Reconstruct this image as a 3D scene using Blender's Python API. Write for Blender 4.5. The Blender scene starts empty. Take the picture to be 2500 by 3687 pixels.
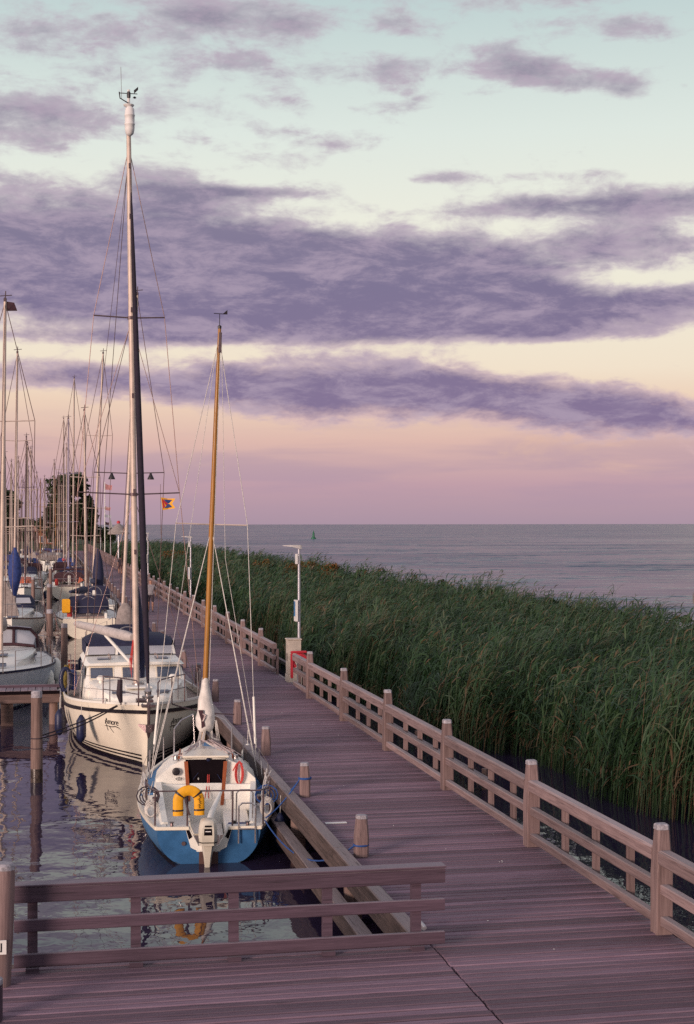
import bpy, bmesh, math, random
import numpy as np
from mathutils import Vector, Matrix

random.seed(7)
rng = np.random.default_rng(11)
R = math.radians
PI = math.pi
sc = bpy.context.scene
COL = sc.collection

# ------------------------------------------------------------------ camera
YAW = R(11.25)          # camera looks this far right of the boardwalk's direction (+Y)
CAM_H = 4.7             # camera above the deck (z = 0); water lies at z = -1
WATER = -1.0
SI, CO = math.sin(YAW), math.cos(YAW)
cam_d = bpy.data.cameras.new('camera')
cam_d.sensor_fit = 'HORIZONTAL'
cam_d.sensor_width = 23.18
cam_d.lens = 50.0
cam_d.clip_start = 0.5
cam_d.clip_end = 90000
cam = bpy.data.objects.new('camera', cam_d)
COL.objects.link(cam)
cam.location = (0, 0, CAM_H)
cam.rotation_euler = (R(90.47), R(0.06), -YAW)
sc.camera = cam


# ------------------------------------------------------------------ colour helpers
def lin(r, g, b):
    def f(c):
        c /= 255.0
        return c / 12.92 if c <= 0.04045 else ((c + 0.055) / 1.055) ** 2.4
    return (f(r), f(g), f(b), 1.0)


# ------------------------------------------------------------------ world: dusk sky with stratocumulus bands
SUN_AZ = R(-134)        # azimuth from +Y towards +X : low sun at the left, behind the camera
SUN_EL = R(9)
world = bpy.data.worlds.new('World')
sc.world = world
world.use_nodes = True
wt = world.node_tree
wt.nodes.clear()


class NG:
    """small helper to write node expressions"""
    def __init__(self, nt):
        self.nt = nt

    def n(self, t, **kw):
        nd = self.nt.nodes.new(t)
        for k, v in kw.items():
            setattr(nd, k, v)
        return nd

    def set(self, sock, v):
        if hasattr(v, 'is_output'):
            self.nt.links.new(v, sock)
        else:
            sock.default_value = v

    def m(self, op, a, b=None, c=None, clamp=False):
        nd = self.n('ShaderNodeMath', operation=op, use_clamp=clamp)
        self.set(nd.inputs[0], a)
        if b is not None:
            self.set(nd.inputs[1], b)
        if c is not None:
            self.set(nd.inputs[2], c)
        return nd.outputs[0]

    def ramp(self, fac, stops, interp='LINEAR'):
        nd = self.n('ShaderNodeValToRGB')
        cr = nd.color_ramp
        cr.interpolation = interp
        while len(cr.elements) < len(stops):
            cr.elements.new(0.5)
        for e, (p, c) in zip(cr.elements, stops):
            e.position = p
            e.color = c if len(c) == 4 else (c[0], c[1], c[2], 1)
        self.set(nd.inputs[0], fac)
        return nd.outputs[0]

    def smooth(self, x, lo, hi):
        nd = self.n('ShaderNodeMapRange', interpolation_type='SMOOTHSTEP')
        self.set(nd.inputs[0], x)
        self.set(nd.inputs[1], lo)
        self.set(nd.inputs[2], hi)
        nd.inputs[3].default_value = 0
        nd.inputs[4].default_value = 1
        return nd.outputs[0]

    def noise(self, vec, scale, detail=4, rough=0.55, dist=0.0):
        nd = self.n('ShaderNodeTexNoise')
        self.set(nd.inputs['Vector'], vec)
        nd.inputs['Scale'].default_value = scale
        nd.inputs['Detail'].default_value = detail
        nd.inputs['Roughness'].default_value = rough
        nd.inputs['Distortion'].default_value = dist
        return nd.outputs['Fac']

    def vmul(self, v, s):
        nd = self.n('ShaderNodeVectorMath', operation='MULTIPLY')
        self.set(nd.inputs[0], v)
        nd.inputs[1].default_value = s
        return nd.outputs[0]

    def vadd(self, v, s):
        nd = self.n('ShaderNodeVectorMath', operation='ADD')
        self.set(nd.inputs[0], v)
        self.set(nd.inputs[1], s)
        return nd.outputs[0]

    def mix(self, f, a, b, mode='MIX'):
        nd = self.n('ShaderNodeMix', data_type='RGBA', blend_type=mode)
        self.set(nd.inputs[0], f)
        self.set(nd.inputs[6], a)
        self.set(nd.inputs[7], b)
        return nd.outputs[2]


g = NG(wt)
tc = g.n('ShaderNodeTexCoord').outputs['Generated']
sep = g.n('ShaderNodeSeparateXYZ')
g.set(sep.inputs[0], tc)
dx, dy, dz = sep.outputs
el = g.m('ARCSINE', g.m('MAXIMUM', g.m('MINIMUM', dz, 1.0), -1.0))     # elevation, rad
az = g.m('SUBTRACT', g.m('ARCTAN2', dx, dy), YAW)                        # azimuth from the view direction
# clear-sky gradient (elevation 0 .. 0.5 rad -> 0 .. 1)
ef = g.m('MULTIPLY', g.m('MAXIMUM', el, 0.0), 2.0)
clear = g.ramp(ef, [
    (0.000, lin(174, 150, 166)),
    (0.053, lin(196, 161, 172)),
    (0.110, lin(225, 187, 177)),
    (0.165, lin(241, 213, 190)),
    (0.205, lin(245, 229, 207)),
    (0.290, lin(243, 236, 217)),
    (0.400, lin(240, 240, 226)),
    (0.510, lin(226, 235, 228)),
    (0.670, lin(196, 214, 214)),
    (1.000, lin(160, 174, 194)),
])
# physical sky contributes the glow on the sun's side
sky = g.n('ShaderNodeTexSky', sky_type='NISHITA')
sky.sun_disc = False
sky.sun_elevation = SUN_EL
sky.sun_rotation = SUN_AZ
sky.air_density = 1.4
sky.dust_density = 2.5
skyc = g.mix(1.0, sky.outputs[0], (0.05, 0.05, 0.05, 1), 'MULTIPLY')
clear = g.mix(0.04, clear, skyc)

# cloud noise: direction space, flattened so the clouds lie in bands
v1 = g.vmul(tc, (1.0, 1.0, 3.2))
v3 = g.vmul(tc, (1.0, 1.0, 2.2))
nbig = g.noise(g.vadd(v1, (0.3, 0.2, 0.1)), 5.0, 4, 0.6, 0.3)
nmid = g.noise(g.vadd(v1, (3.1, 1.7, 0.4)), 14.0, 4, 0.6, 0.3)
nfin = g.noise(g.vadd(v3, (5.1, 0.7, 2.4)), 34.0, 7, 0.64, 0.25)
nmix = g.m('MULTIPLY_ADD', g.m('SUBTRACT', nbig, 0.5), 0.75, g.m('MULTIPLY_ADD', g.m('SUBTRACT', nmid, 0.5), 1.0, g.m('MULTIPLY', g.m('SUBTRACT', nfin, 0.5), 1.15)))


def px_az(x):
    return math.atan((x - 788) / 3400.0)


def px_el(y):
    return math.atan((1190 - y) / 3400.0)


vdir = g.n('ShaderNodeCombineXYZ')
g.set(vdir.inputs[0], az)
g.set(vdir.inputs[1], el)
vdir = vdir.outputs[0]
vshear = g.n('ShaderNodeCombineXYZ')
g.set(vshear.inputs[0], az)
g.set(vshear.inputs[1], g.m('MULTIPLY_ADD', az, 0.085, el))
vshear = vshear.outputs[0]


def blob(x, y, rx, ry, amp, slope, acc):
    """soft cloud mass centred on a sky direction, added to acc"""
    a0, e0 = px_az(x), px_el(y)
    if slope > 0.05:
        e0 += 0.085 * a0
    k = 1.0 if amp > 0.75 else 1.25
    sx, sy = 3400.0 / (rx * k), 3400.0 / (ry * k)
    nd = g.n('ShaderNodeVectorMath', operation='MULTIPLY_ADD')
    g.set(nd.inputs[0], vshear if slope > 0.05 else vdir)
    nd.inputs[1].default_value = (sx, sy, 0)
    nd.inputs[2].default_value = (-a0 * sx, -e0 * sy, 0)
    dt = g.n('ShaderNodeVectorMath', operation='DOT_PRODUCT')
    g.set(dt.inputs[0], nd.outputs[0])
    g.set(dt.inputs[1], nd.outputs[0])
    return g.m('MULTIPLY_ADD', g.m('POWER', 0.36788, dt.outputs['Value']), amp, acc)


# (centre x, centre y, radius x, radius y, amount, slope) seen directions of the photographed cloud masses
BLOBS = [
    (60, 580, 600, 165, 1.10, 0.06), (520, 640, 520, 120, 1.0, 0.10), (1000, 625, 480, 92, 0.95, 0.10),
    (1420, 560, 300, 42, 0.62, 0.0), (1540, 700, 380, 30, 0.60, 0.0), (900, 715, 380, 40, 0.45, 0.0),
    (220, 868, 480, 42, 0.80, 0.06), (760, 885, 380, 60, 0.80, 0.06), (1240, 905, 420, 62, 0.95, 0.08),
    (1560, 965, 280, 38, 0.70, 0.0), (1330, 765, 260, 22, 0.50, 0.0), (250, 768, 360, 16, 0.40, 0.0),
    (60, 280, 190, 66, 0.52, 0.0), (110, 95, 240, 60, 0.46, 0.0), (420, 10, 150, 50, 0.62, 0.0),
    (670, 50, 130, 44, 0.62, 0.0), (905, 155, 90, 30, 0.58, 0.0), (905, 48, 60, 24, 0.50, 0.0),
    (1200, 165, 140, 48, 0.78, 0.12), (1400, 205, 120, 24, 0.62, 0.0), (1390, 72, 140, 28, 0.56, 0.0),
    (770, 325, 70, 22, 0.46, 0.0), (910, 245, 70, 26, 0.46, 0.0), (1015, 404, 140, 12, 0.44, 0.0),
    (1230, 472, 200, 20, 0.62, 0.0), (1520, 470, 150, 30, 0.62, 0.0), (1250, 2, 180, 20, 0.55, 0.0),
    (600, 436, 160, 10, 0.46, 0.0), (400, 440, 110, 40, 0.5, 0.0), (500, 150, 120, 30, 0.32, 0.0),
    (330, 800, 260, 18, -0.36, 0.0), (1500, 815, 240, 34, -0.50, 0.0), (1450, 640, 130, 16, -0.45, 0.0), (800, 785, 240, 14, -0.30, 0.0),
    (1150, 740, 420, 26, 0.30, 0.0), (500, 790, 420, 30, 0.22, 0.0), (1300, 400, 420, 60, 0.16, 0.0), (250, 200, 420, 140, 0.20, 0.0), (1250, 110, 420, 120, 0.14, 0.0),
    (820, 608, 90, 12, -0.40, 0.0), (130, 385, 80, 16, -0.45, 0.0),
]
tot = 0.0
for b in BLOBS:
    tot = blob(*b, tot)
# the same layered cloud goes on all round the horizon, outside the view too
band1 = g.m('EXPONENT', g.m('MULTIPLY', g.m('POWER', g.m('DIVIDE', g.m('SUBTRACT', el, 0.165), 0.05), 2.0), -1.0))
band2 = g.m('EXPONENT', g.m('MULTIPLY', g.m('POWER', g.m('DIVIDE', g.m('SUBTRACT', el, 0.085), 0.018), 2.0), -1.0))
high = g.smooth(el, 0.36, 0.55)  # cloud added overhead, above the view, to cut the light from the zenith
outside = g.smooth(g.m('ABSOLUTE', az), 0.25, 0.5)
gen = g.m('MULTIPLY', g.m('ADD', g.m('ADD', band1, g.m('MULTIPLY', band2, 0.8)), 0.05), outside)
gen = g.m('ADD', gen, g.m('MULTIPLY', high, 0.62))
tot = g.m('ADD', g.m('MAXIMUM', tot, gen), -0.42)
dens = g.m('ADD', tot, nmix)
cov = g.smooth(dens, -0.16, 0.26)
core = g.smooth(dens, 0.0, 0.72)
# cloud body: mauve grey, pinker low down
thin = g.ramp(ef, [(0.0, lin(200, 162, 172)), (0.12, lin(220, 186, 184)), (0.3, lin(212, 200, 202)), (0.6, lin(194, 194, 200))])
body = g.ramp(ef, [(0.0, lin(156, 128, 154)), (0.14, lin(134, 117, 150)), (0.32, lin(127, 118, 148)), (0.46, lin(138, 131, 153)), (0.62, lin(150, 146, 162)), (1.0, lin(128, 121, 146))])
ccol = g.mix(core, thin, body)
# soft inner modelling of the clouds
tex = g.noise(g.vadd(v1, (7.7, 2.2, 5.1)), 21.0, 7, 0.70, 0.3)
ccol = g.mix(g.m('MULTIPLY', g.smooth(tex, 0.40, 0.66), 0.62), ccol, lin(186, 168, 186))
# low sunlit pink cloud just above the horizon band
pink = g.m('MULTIPLY', g.smooth(g.noise(g.vadd(v1, (1.3, 9.2, 2.1)), 13.0, 5, 0.6, 0.4), 0.56, 0.72),
           g.m('EXPONENT', g.m('MULTIPLY', g.m('POWER', g.m('DIVIDE', g.m('SUBTRACT', el, 0.052), 0.016), 2.0), -1.0)))
clear2 = g.mix(g.m('MULTIPLY', pink, 0.55), clear, lin(243, 200, 166))
strat = g.noise(g.vadd(g.vmul(tc, (1.0, 1.0, 9.0)), (2.2, 4.1, 0.3)), 6.0, 4, 0.55, 0.2)
lowz = g.m('EXPONENT', g.m('MULTIPLY', g.m('POWER', g.m('DIVIDE', g.m('SUBTRACT', el, 0.035), 0.03), 2.0), -1.0))
clear2 = g.mix(g.m('MULTIPLY', g.m('MULTIPLY', g.smooth(strat, 0.40, 0.66), lowz), 0.5), clear2, lin(172, 148, 168))
skycol = g.mix(cov, clear2, ccol)
bg = g.n('ShaderNodeBackground')
g.set(bg.inputs[0], skycol)
bg.inputs[1].default_value = 1.0
world.cycles.sampling_method = 'MANUAL'
world.cycles.sample_map_resolution = 512
wo = g.n('ShaderNodeOutputWorld')
wt.links.new(bg.outputs[0], wo.inputs[0])

# ------------------------------------------------------------------ sun: low, veiled, warm
sd = bpy.data.lights.new('sun', 'SUN')
sd.energy = 3.4
sd.angle = R(16)
sd.color = (1.0, 0.77, 0.65)
sun = bpy.data.objects.new('sun', sd)
COL.objects.link(sun)
sdir = Vector((math.sin(SUN_AZ) * math.cos(SUN_EL), math.cos(SUN_AZ) * math.cos(SUN_EL), math.sin(SUN_EL)))
sun.rotation_euler = sdir.to_track_quat('Z', 'Y').to_euler()

sc.view_settings.view_transform = 'Standard'
sc.view_settings.look = 'None'
sc.view_settings.exposure = 0.0
sc.view_settings.gamma = 1.0
sc.view_settings.use_curve_mapping = False
sc.cycles.use_denoising = False
sc.cycles.max_bounces = 6
sc.cycles.glossy_bounces = 3
sc.cycles.transparent_max_bounces = 8


# ------------------------------------------------------------------ place helpers (photo pixel of the 1576-wide view -> ground)
def at(px, py, z=0.0):
    D = (CAM_H - z) * 3400.0 / (py - 1190.0)
    return at_d(px, D)


def at_d(px, D):
    lat = (px - 788) / 3400.0 * D
    return (lat * CO + D * SI, D * CO - lat * SI)


def z_at(py, D):
    return CAM_H - (py - 1190) * D / 3400.0


# ------------------------------------------------------------------ materials
MATS = {}


def mat(name, col, rough=0.6, metal=0.0, var=0.12, scale=6.0, col2=None, bump=0.0, spec=0.4, stretch=(1, 1, 1),
        trans=0.0, island=0.0, objrand=0.0, coat=0.0):
    if name in MATS:
        return MATS[name]
    m = bpy.data.materials.new(name)
    m.use_nodes = True
    nt = m.node_tree
    nt.nodes.clear()
    k = NG(nt)
    bs = k.n('ShaderNodeBsdfPrincipled')
    out = k.n('ShaderNodeOutputMaterial')
    nt.links.new(bs.outputs[0], out.inputs[0])
    pos = k.n('ShaderNodeNewGeometry').outputs['Position']
    vec = k.vmul(pos, stretch)
    n1 = k.noise(vec, scale, 5, 0.6)
    c = col if len(col) == 4 else (*col, 1)
    if col2 is None:
        lo = tuple(x * (1 - var * 1.6) for x in c[:3]) + (1,)
        hi = tuple(min(1, x * (1 + var)) for x in c[:3]) + (1,)
    else:
        lo, hi = col2 if len(col2) == 4 else (*col2, 1), c
    cc = k.mix(k.smooth(n1, 0.3, 0.7), lo, hi)
    if island or objrand:
        rnd = k.n('ShaderNodeNewGeometry').outputs['Random Per Island'] if island else k.n('ShaderNodeObjectInfo').outputs['Random']
        f = k.m('ADD', k.m('MULTIPLY', rnd, 2 * (island or objrand)), 1 - (island or objrand))
        comb = k.n('ShaderNodeCombineXYZ')
        for i in range(3):
            k.set(comb.inputs[i], f)
        cc = k.mix(1.0, cc, comb.outputs[0], 'MULTIPLY')
    k.set(bs.inputs['Base Color'], cc)
    k.set(bs.inputs['Roughness'], k.m('ADD', k.m('MULTIPLY', k.m('SUBTRACT', n1, 0.5), 0.25), rough, clamp=True))
    bs.inputs['Metallic'].default_value = metal
    bs.inputs['Specular IOR Level'].default_value = spec
    if coat:
        bs.inputs['Coat Weight'].default_value = coat
    if trans:
        bs.inputs['Transmission Weight'].default_value = trans
    if bump:
        bp = k.n('ShaderNodeBump')
        bp.inputs['Strength'].default_value = 1.0
        bp.inputs['Distance'].default_value = bump
        k.set(bp.inputs['Height'], n1)
        nt.links.new(bp.outputs[0], bs.inputs['Normal'])
    MATS[name] = m
    return m


def wood(name, c1, c2, axis=0, rnd=0.25, island=False, scale=1.0, streak=1.0, rough=0.72, top=None, cracks=0.55):
    """weathered timber: grain stretched along one axis, piece-to-piece tone, stains"""
    if name in MATS:
        return MATS[name]
    m = bpy.data.materials.new(name)
    m.use_nodes = True
    nt = m.node_tree
    nt.nodes.clear()
    k = NG(nt)
    bs = k.n('ShaderNodeBsdfPrincipled')
    out = k.n('ShaderNodeOutputMaterial')
    nt.links.new(bs.outputs[0], out.inputs[0])
    geo = k.n('ShaderNodeNewGeometry')
    pos = geo.outputs['Position']
    rv = geo.outputs['Random Per Island'] if island else k.n('ShaderNodeObjectInfo').outputs['Random']
    off = k.n('ShaderNodeCombineXYZ')
    for i in range(3):
        k.set(off.inputs[i], k.m('MULTIPLY', rv, 37.0 + 11 * i))
    st = [22.0, 22.0, 22.0]
    st[axis] = 0.9
    gv = k.vadd(k.vmul(pos, tuple(s * scale for s in st)), off.outputs[0])
    grain = k.noise(gv, 1.0, 5, 0.65, 0.2)
    st2 = [1.7, 1.7, 1.7]
    st2[axis] = 0.55
    blot = k.noise(k.vmul(pos, tuple(st2)), 1.0, 4, 0.6)
    fine = k.noise(k.vmul(pos, tuple(s * 3.2 * scale for s in st)), 1.0, 3, 0.6)
    f = k.m('ADD', k.m('MULTIPLY', grain, 0.6 * streak), k.m('MULTIPLY', fine, 0.4 * streak))
    cc = k.mix(k.smooth(f, 0.30 * streak, 0.70 * streak), (*c2[:3], 1), (*c1[:3], 1))
    if top is not None:      # upper faces bleached grey by the weather
        nz = k.n('ShaderNodeSeparateXYZ')
        k.set(nz.inputs[0], geo.outputs['True Normal'])
        wz = k.m('MULTIPLY', k.smooth(nz.outputs[2], 0.5, 0.9), k.m('MULTIPLY_ADD', fine, 0.5, 0.45))
        cc = k.mix(wz, cc, (*top, 1))
    if cracks:
        stc = [46.0, 46.0, 46.0]
        stc[axis] = 1.3
        ck = k.noise(k.vadd(k.vmul(pos, tuple(stc)), off.outputs[0]), 1.0, 2, 0.5)
        cc = k.mix(k.m('MULTIPLY', k.smooth(ck, 0.63, 0.70), cracks), cc, (c2[0] * 0.3, c2[1] * 0.3, c2[2] * 0.3, 1))
    t = k.m('ADD', k.m('MULTIPLY', k.m('SUBTRACT', rv, 0.5), 2 * rnd), 1.0)
    t = k.m('MULTIPLY', t, k.m('ADD', k.m('MULTIPLY', k.m('SUBTRACT', blot, 0.5), 0.5), 1.0))
    comb = k.n('ShaderNodeCombineXYZ')
    for i in range(3):
        k.set(comb.inputs[i], t)
    cc = k.mix(1.0, cc, comb.outputs[0], 'MULTIPLY')
    k.set(bs.inputs['Base Color'], cc)
    k.set(bs.inputs['Roughness'], k.m('ADD', k.m('MULTIPLY', k.m('SUBTRACT', blot, 0.5), 0.5), rough, clamp=True))
    bs.inputs['Specular IOR Level'].default_value = 0.35
    bp = k.n('ShaderNodeBump')
    bp.inputs['Strength'].default_value = 0.7
    bp.inputs['Distance'].default_value = 0.006
    k.set(bp.inputs['Height'], f)
    nt.links.new(bp.outputs[0], bs.inputs['Normal'])
    MATS[name] = m
    return m


def glass(name, col, rough=0.06, spec=0.6):
    return mat(name, col, rough, 0, 0.05, 2, spec=spec)


# timber tones: reddish-grey weathered hardwood
DECK_C1, DECK_C2 = (0.205, 0.134, 0.174), (0.135, 0.082, 0.112)
M_deck = wood('deck_plank_wood', DECK_C1, DECK_C2, 0, 0.36, scale=1.6)
M_deck_far = wood('deck_plank_wood_far', DECK_C1, DECK_C2, 0, 0.34, island=True)
M_railx = wood('rail_wood_across', (0.100, 0.062, 0.088), (0.050, 0.030, 0.045), 0, 0.12, top=(0.27, 0.225, 0.26))  # shade on the foreground railing is put into this darker wood colour
M_rail = wood('rail_wood_along', (0.275, 0.19, 0.188), (0.135, 0.088, 0.09), 1, 0.2, top=(0.36, 0.30, 0.31))
M_rail_isl = wood('rail_wood_far', (0.275, 0.19, 0.188), (0.135, 0.088, 0.09), 1, 0.2, island=True)
M_post = wood('post_wood', (0.255, 0.172, 0.165), (0.125, 0.078, 0.077), 2, 0.2)
M_postcap = mat('post_end_grain', (0.34, 0.31, 0.34), 0.7, var=0.25, scale=30)
M_beam = wood('edge_beam_wood', (0.145, 0.10, 0.093), (0.05, 0.034, 0.03), 1, 0.15, top=(0.34, 0.28, 0.29))
M_beamx = wood('cross_beam_wood', (0.17, 0.108, 0.10), (0.07, 0.045, 0.04), 0, 0.15)
M_pile = wood('pile_wood', (0.28, 0.182, 0.158), (0.125, 0.075, 0.066), 2, 0.1)
M_white = mat('gelcoat_white', (0.84, 0.80, 0.73), 0.32, var=0.025, scale=5, spec=0.5)
M_white2 = mat('gelcoat_deck', (0.78, 0.75, 0.70), 0.55, var=0.03, scale=9)
M_cream = mat('hull_cream', (0.82, 0.73, 0.60), 0.28, var=0.025, scale=4, spec=0.5)
M_bluegrey = mat('hull_bluegrey', (0.56, 0.59, 0.66), 0.3, var=0.06, scale=2.5, spec=0.5)
M_blue = mat('hull_blue', (0.040, 0.135, 0.30), 0.30, var=0.16, scale=2.2, spec=0.5)
M_blue_lt = mat('deck_blue', (0.05, 0.18, 0.38), 0.5, var=0.12, scale=5)
M_black = mat('rubber_black', (0.022, 0.016, 0.02), 0.45, var=0.2)
M_navy = mat('canvas_navy', (0.022, 0.024, 0.062), 0.8, var=0.2, scale=14)
M_navy2 = mat('fender_navy', (0.014, 0.018, 0.058), 0.45, var=0.2, scale=8)
M_bluecan = mat('canvas_blue', (0.028, 0.05, 0.19), 0.75, var=0.2, scale=9)
M_grycan = mat('canvas_grey', (0.30, 0.25, 0.235), 0.85, var=0.15, scale=7)
M_wine = mat('canvas_wine', (0.055, 0.022, 0.03), 0.8, var=0.2, scale=9)
M_sail = mat('sailcloth', (0.70, 0.645, 0.60), 0.75, var=0.10, scale=9, bump=0.01)
M_alu = mat('mast_aluminium', (0.56, 0.44, 0.375), 0.5, 0.15, var=0.10, scale=4)
M_goldmast = wood('mast_spruce', (0.40, 0.185, 0.036), (0.28, 0.115, 0.022), 2, 0.0, scale=1.5, rough=0.4)
M_steel = mat('stainless_tube', (0.50, 0.46, 0.45), 0.3, 0.85, var=0.1, scale=12)
M_dsteel = mat('dark_tube', (0.16, 0.11, 0.115), 0.4, 0.6, var=0.1, scale=12)
M_wire = mat('rigging_wire', (0.20, 0.125, 0.115), 0.4, 0.5, var=0.1)
M_rope = mat('rope_white', (0.62, 0.57, 0.53), 0.85, var=0.2, scale=40)
M_ropeb = mat('rope_blue', (0.022, 0.075, 0.26), 0.8, var=0.2, scale=40)
M_roped = mat('rope_dark', (0.045, 0.03, 0.04), 0.85, var=0.2, scale=40)
M_red = mat('red_paint', (0.50, 0.03, 0.045), 0.45, var=0.08)
M_redrope = mat('red_rope', (0.50, 0.05, 0.045), 0.8, var=0.15, scale=40)
M_pinkrope = mat('rope_pink_white', (0.55, 0.42, 0.40), 0.85, var=0.3, scale=30)
M_yellow = mat('lifebuoy_yellow', (0.80, 0.37, 0.012), 0.6, var=0.08, scale=12)
M_teak = wood('teak_trim', (0.34, 0.088, 0.03), (0.23, 0.055, 0.02), 2, 0.05, rough=0.4)
M_teakdk = mat('teak_deck', (0.32, 0.235, 0.205), 0.7, var=0.16, scale=5, stretch=(3, 0.6, 3))
M_dark = mat('dark_interior', (0.010, 0.007, 0.009), 0.9, var=0.1, spec=0.0)
M_glass = glass('window_glass', (0.10, 0.12, 0.17), 0.05)
M_vinyl = glass('clear_vinyl', (0.42, 0.42, 0.46), 0.12)
M_greycow = mat('cowl_offwhite', (0.60, 0.54, 0.45), 0.35, var=0.05)
M_concrete = mat('cabinet_beige', (0.56, 0.47, 0.40), 0.75, var=0.1, scale=5)
M_galv = mat('galvanised', (0.46, 0.44, 0.48), 0.45, 0.5, var=0.1, scale=6)
M_greenb = mat('buoy_green', (0.012, 0.12, 0.06), 0.5, var=0.1)
M_brick = mat('brick_red', (0.26, 0.105, 0.07), 0.85, var=0.2, scale=3)
M_skin = mat('skin', (0.40, 0.20, 0.14), 0.6, var=0.06)
M_hair = mat('hair_dark', (0.03, 0.018, 0.014), 0.7, var=0.1)
M_shirt = mat('shirt_grey', (0.26, 0.235, 0.25), 0.85, var=0.1, scale=12)
M_short = mat('shorts_dark', (0.045, 0.032, 0.042), 0.85, var=0.1, scale=12)
M_shoe = mat('shoes_dark', (0.04, 0.03, 0.035), 0.6, var=0.1)
M_signw = mat('sign_white', (0.72, 0.68, 0.66), 0.5, var=0.04)
M_flagpink = mat('flag_faded', (0.50, 0.22, 0.22), 0.8, var=0.2)
M_orange = mat('orange_cloth', (0.50, 0.12, 0.06), 0.7, var=0.08)
M_mud = mat('mud_bank', (0.030, 0.022, 0.018), 0.9, var=0.3, scale=1.4, bump=0.05)
M_grassbank = mat('grass_bank', (0.055, 0.075, 0.028), 0.9, var=0.35, scale=0.6, bump=0.15)
M_bark = mat('bark', (0.07, 0.045, 0.035), 0.9, var=0.3, scale=4)


def leaf_mat(name, stops, trans=0.25, rough=0.5):
    m = bpy.data.materials.new(name)
    m.use_nodes = True
    nt = m.node_tree
    nt.nodes.clear()
    k = NG(nt)
    at_ = k.n('ShaderNodeAttribute', attribute_name='tint')
    c = k.ramp(at_.outputs['Fac'], stops)
    bs = k.n('ShaderNodeBsdfPrincipled')
    k.set(bs.inputs['Base Color'], c)
    bs.inputs['Roughness'].default_value = rough
    bs.inputs['Specular IOR Level'].default_value = 0.35
    tr = k.n('ShaderNodeBsdfTranslucent')
    k.set(tr.inputs[0], c)
    mx = k.n('ShaderNodeMixShader')
    mx.inputs[0].default_value = trans
    nt.links.new(bs.outputs[0], mx.inputs[1])
    nt.links.new(tr.outputs[0], mx.inputs[2])
    out = k.n('ShaderNodeOutputMaterial')
    nt.links.new(mx.outputs[0], out.inputs[0])
    return m


M_reed = leaf_mat('reed_leaf', [(0.0, (0.010, 0.026, 0.012)), (0.25, (0.020, 0.052, 0.018)), (0.50, (0.031, 0.072, 0.027)), (0.70, (0.052, 0.096, 0.036)),
                                (0.84, (0.100, 0.140, 0.080)), (0.90, (0.11, 0.076, 0.040)), (1.0, (0.16, 0.100, 0.058))])
M_treeleaf = leaf_mat('tree_leaf', [(0.0, (0.018, 0.030, 0.012)), (0.6, (0.040, 0.055, 0.022)), (1.0, (0.065, 0.070, 0.028))])
M_shrub = leaf_mat('autumn_shrub_leaf', [(0.0, (0.030, 0.055, 0.016)), (0.42, (0.07, 0.075, 0.02)), (0.55, (0.17, 0.075, 0.020)), (1.0, (0.30, 0.105, 0.022))])


def water_mat(name, waves, deep, rough=0.02):
    """waves: list of (stretch vector, scale, height)"""
    m = bpy.data.materials.new(name)
    m.use_nodes = True
    nt = m.node_tree
    nt.nodes.clear()
    k = NG(nt)
    bs = k.n('ShaderNodeBsdfPrincipled')
    out = k.n('ShaderNodeOutputMaterial')
    nt.links.new(bs.outputs[0], out.inputs[0])
    bs.inputs['Base Color'].default_value = (*deep, 1)
    bs.inputs['Roughness'].default_value = rough
    bs.inputs['IOR'].default_value = 1.333
    bs.inputs['Specular IOR Level'].default_value = 0.42
    pos = k.n('ShaderNodeNewGeometry').outputs['Position']
    h = None
    for st, s, hh in waves:
        n = k.m('MULTIPLY', k.noise(k.vmul(pos, st), s, 2, 0.5, 0.15), hh)
        h = n if h is None else k.m('ADD', h, n)
    bp = k.n('ShaderNodeBump')
    bp.inputs['Strength'].default_value = 1.0
    bp.inputs['Distance'].default_value = 1.0
    k.set(bp.inputs['Height'], h)
    nt.links.new(bp.outputs[0], bs.inputs['Normal'])
    return m


M_water = water_mat('harbour_water', [((1, 0.7, 1), 0.9, 0.024), ((1, 0.8, 1), 3.6, 0.0035), ((1, 1, 1), 0.25, 0.04)], (0.026, 0.018, 0.042))


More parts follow.
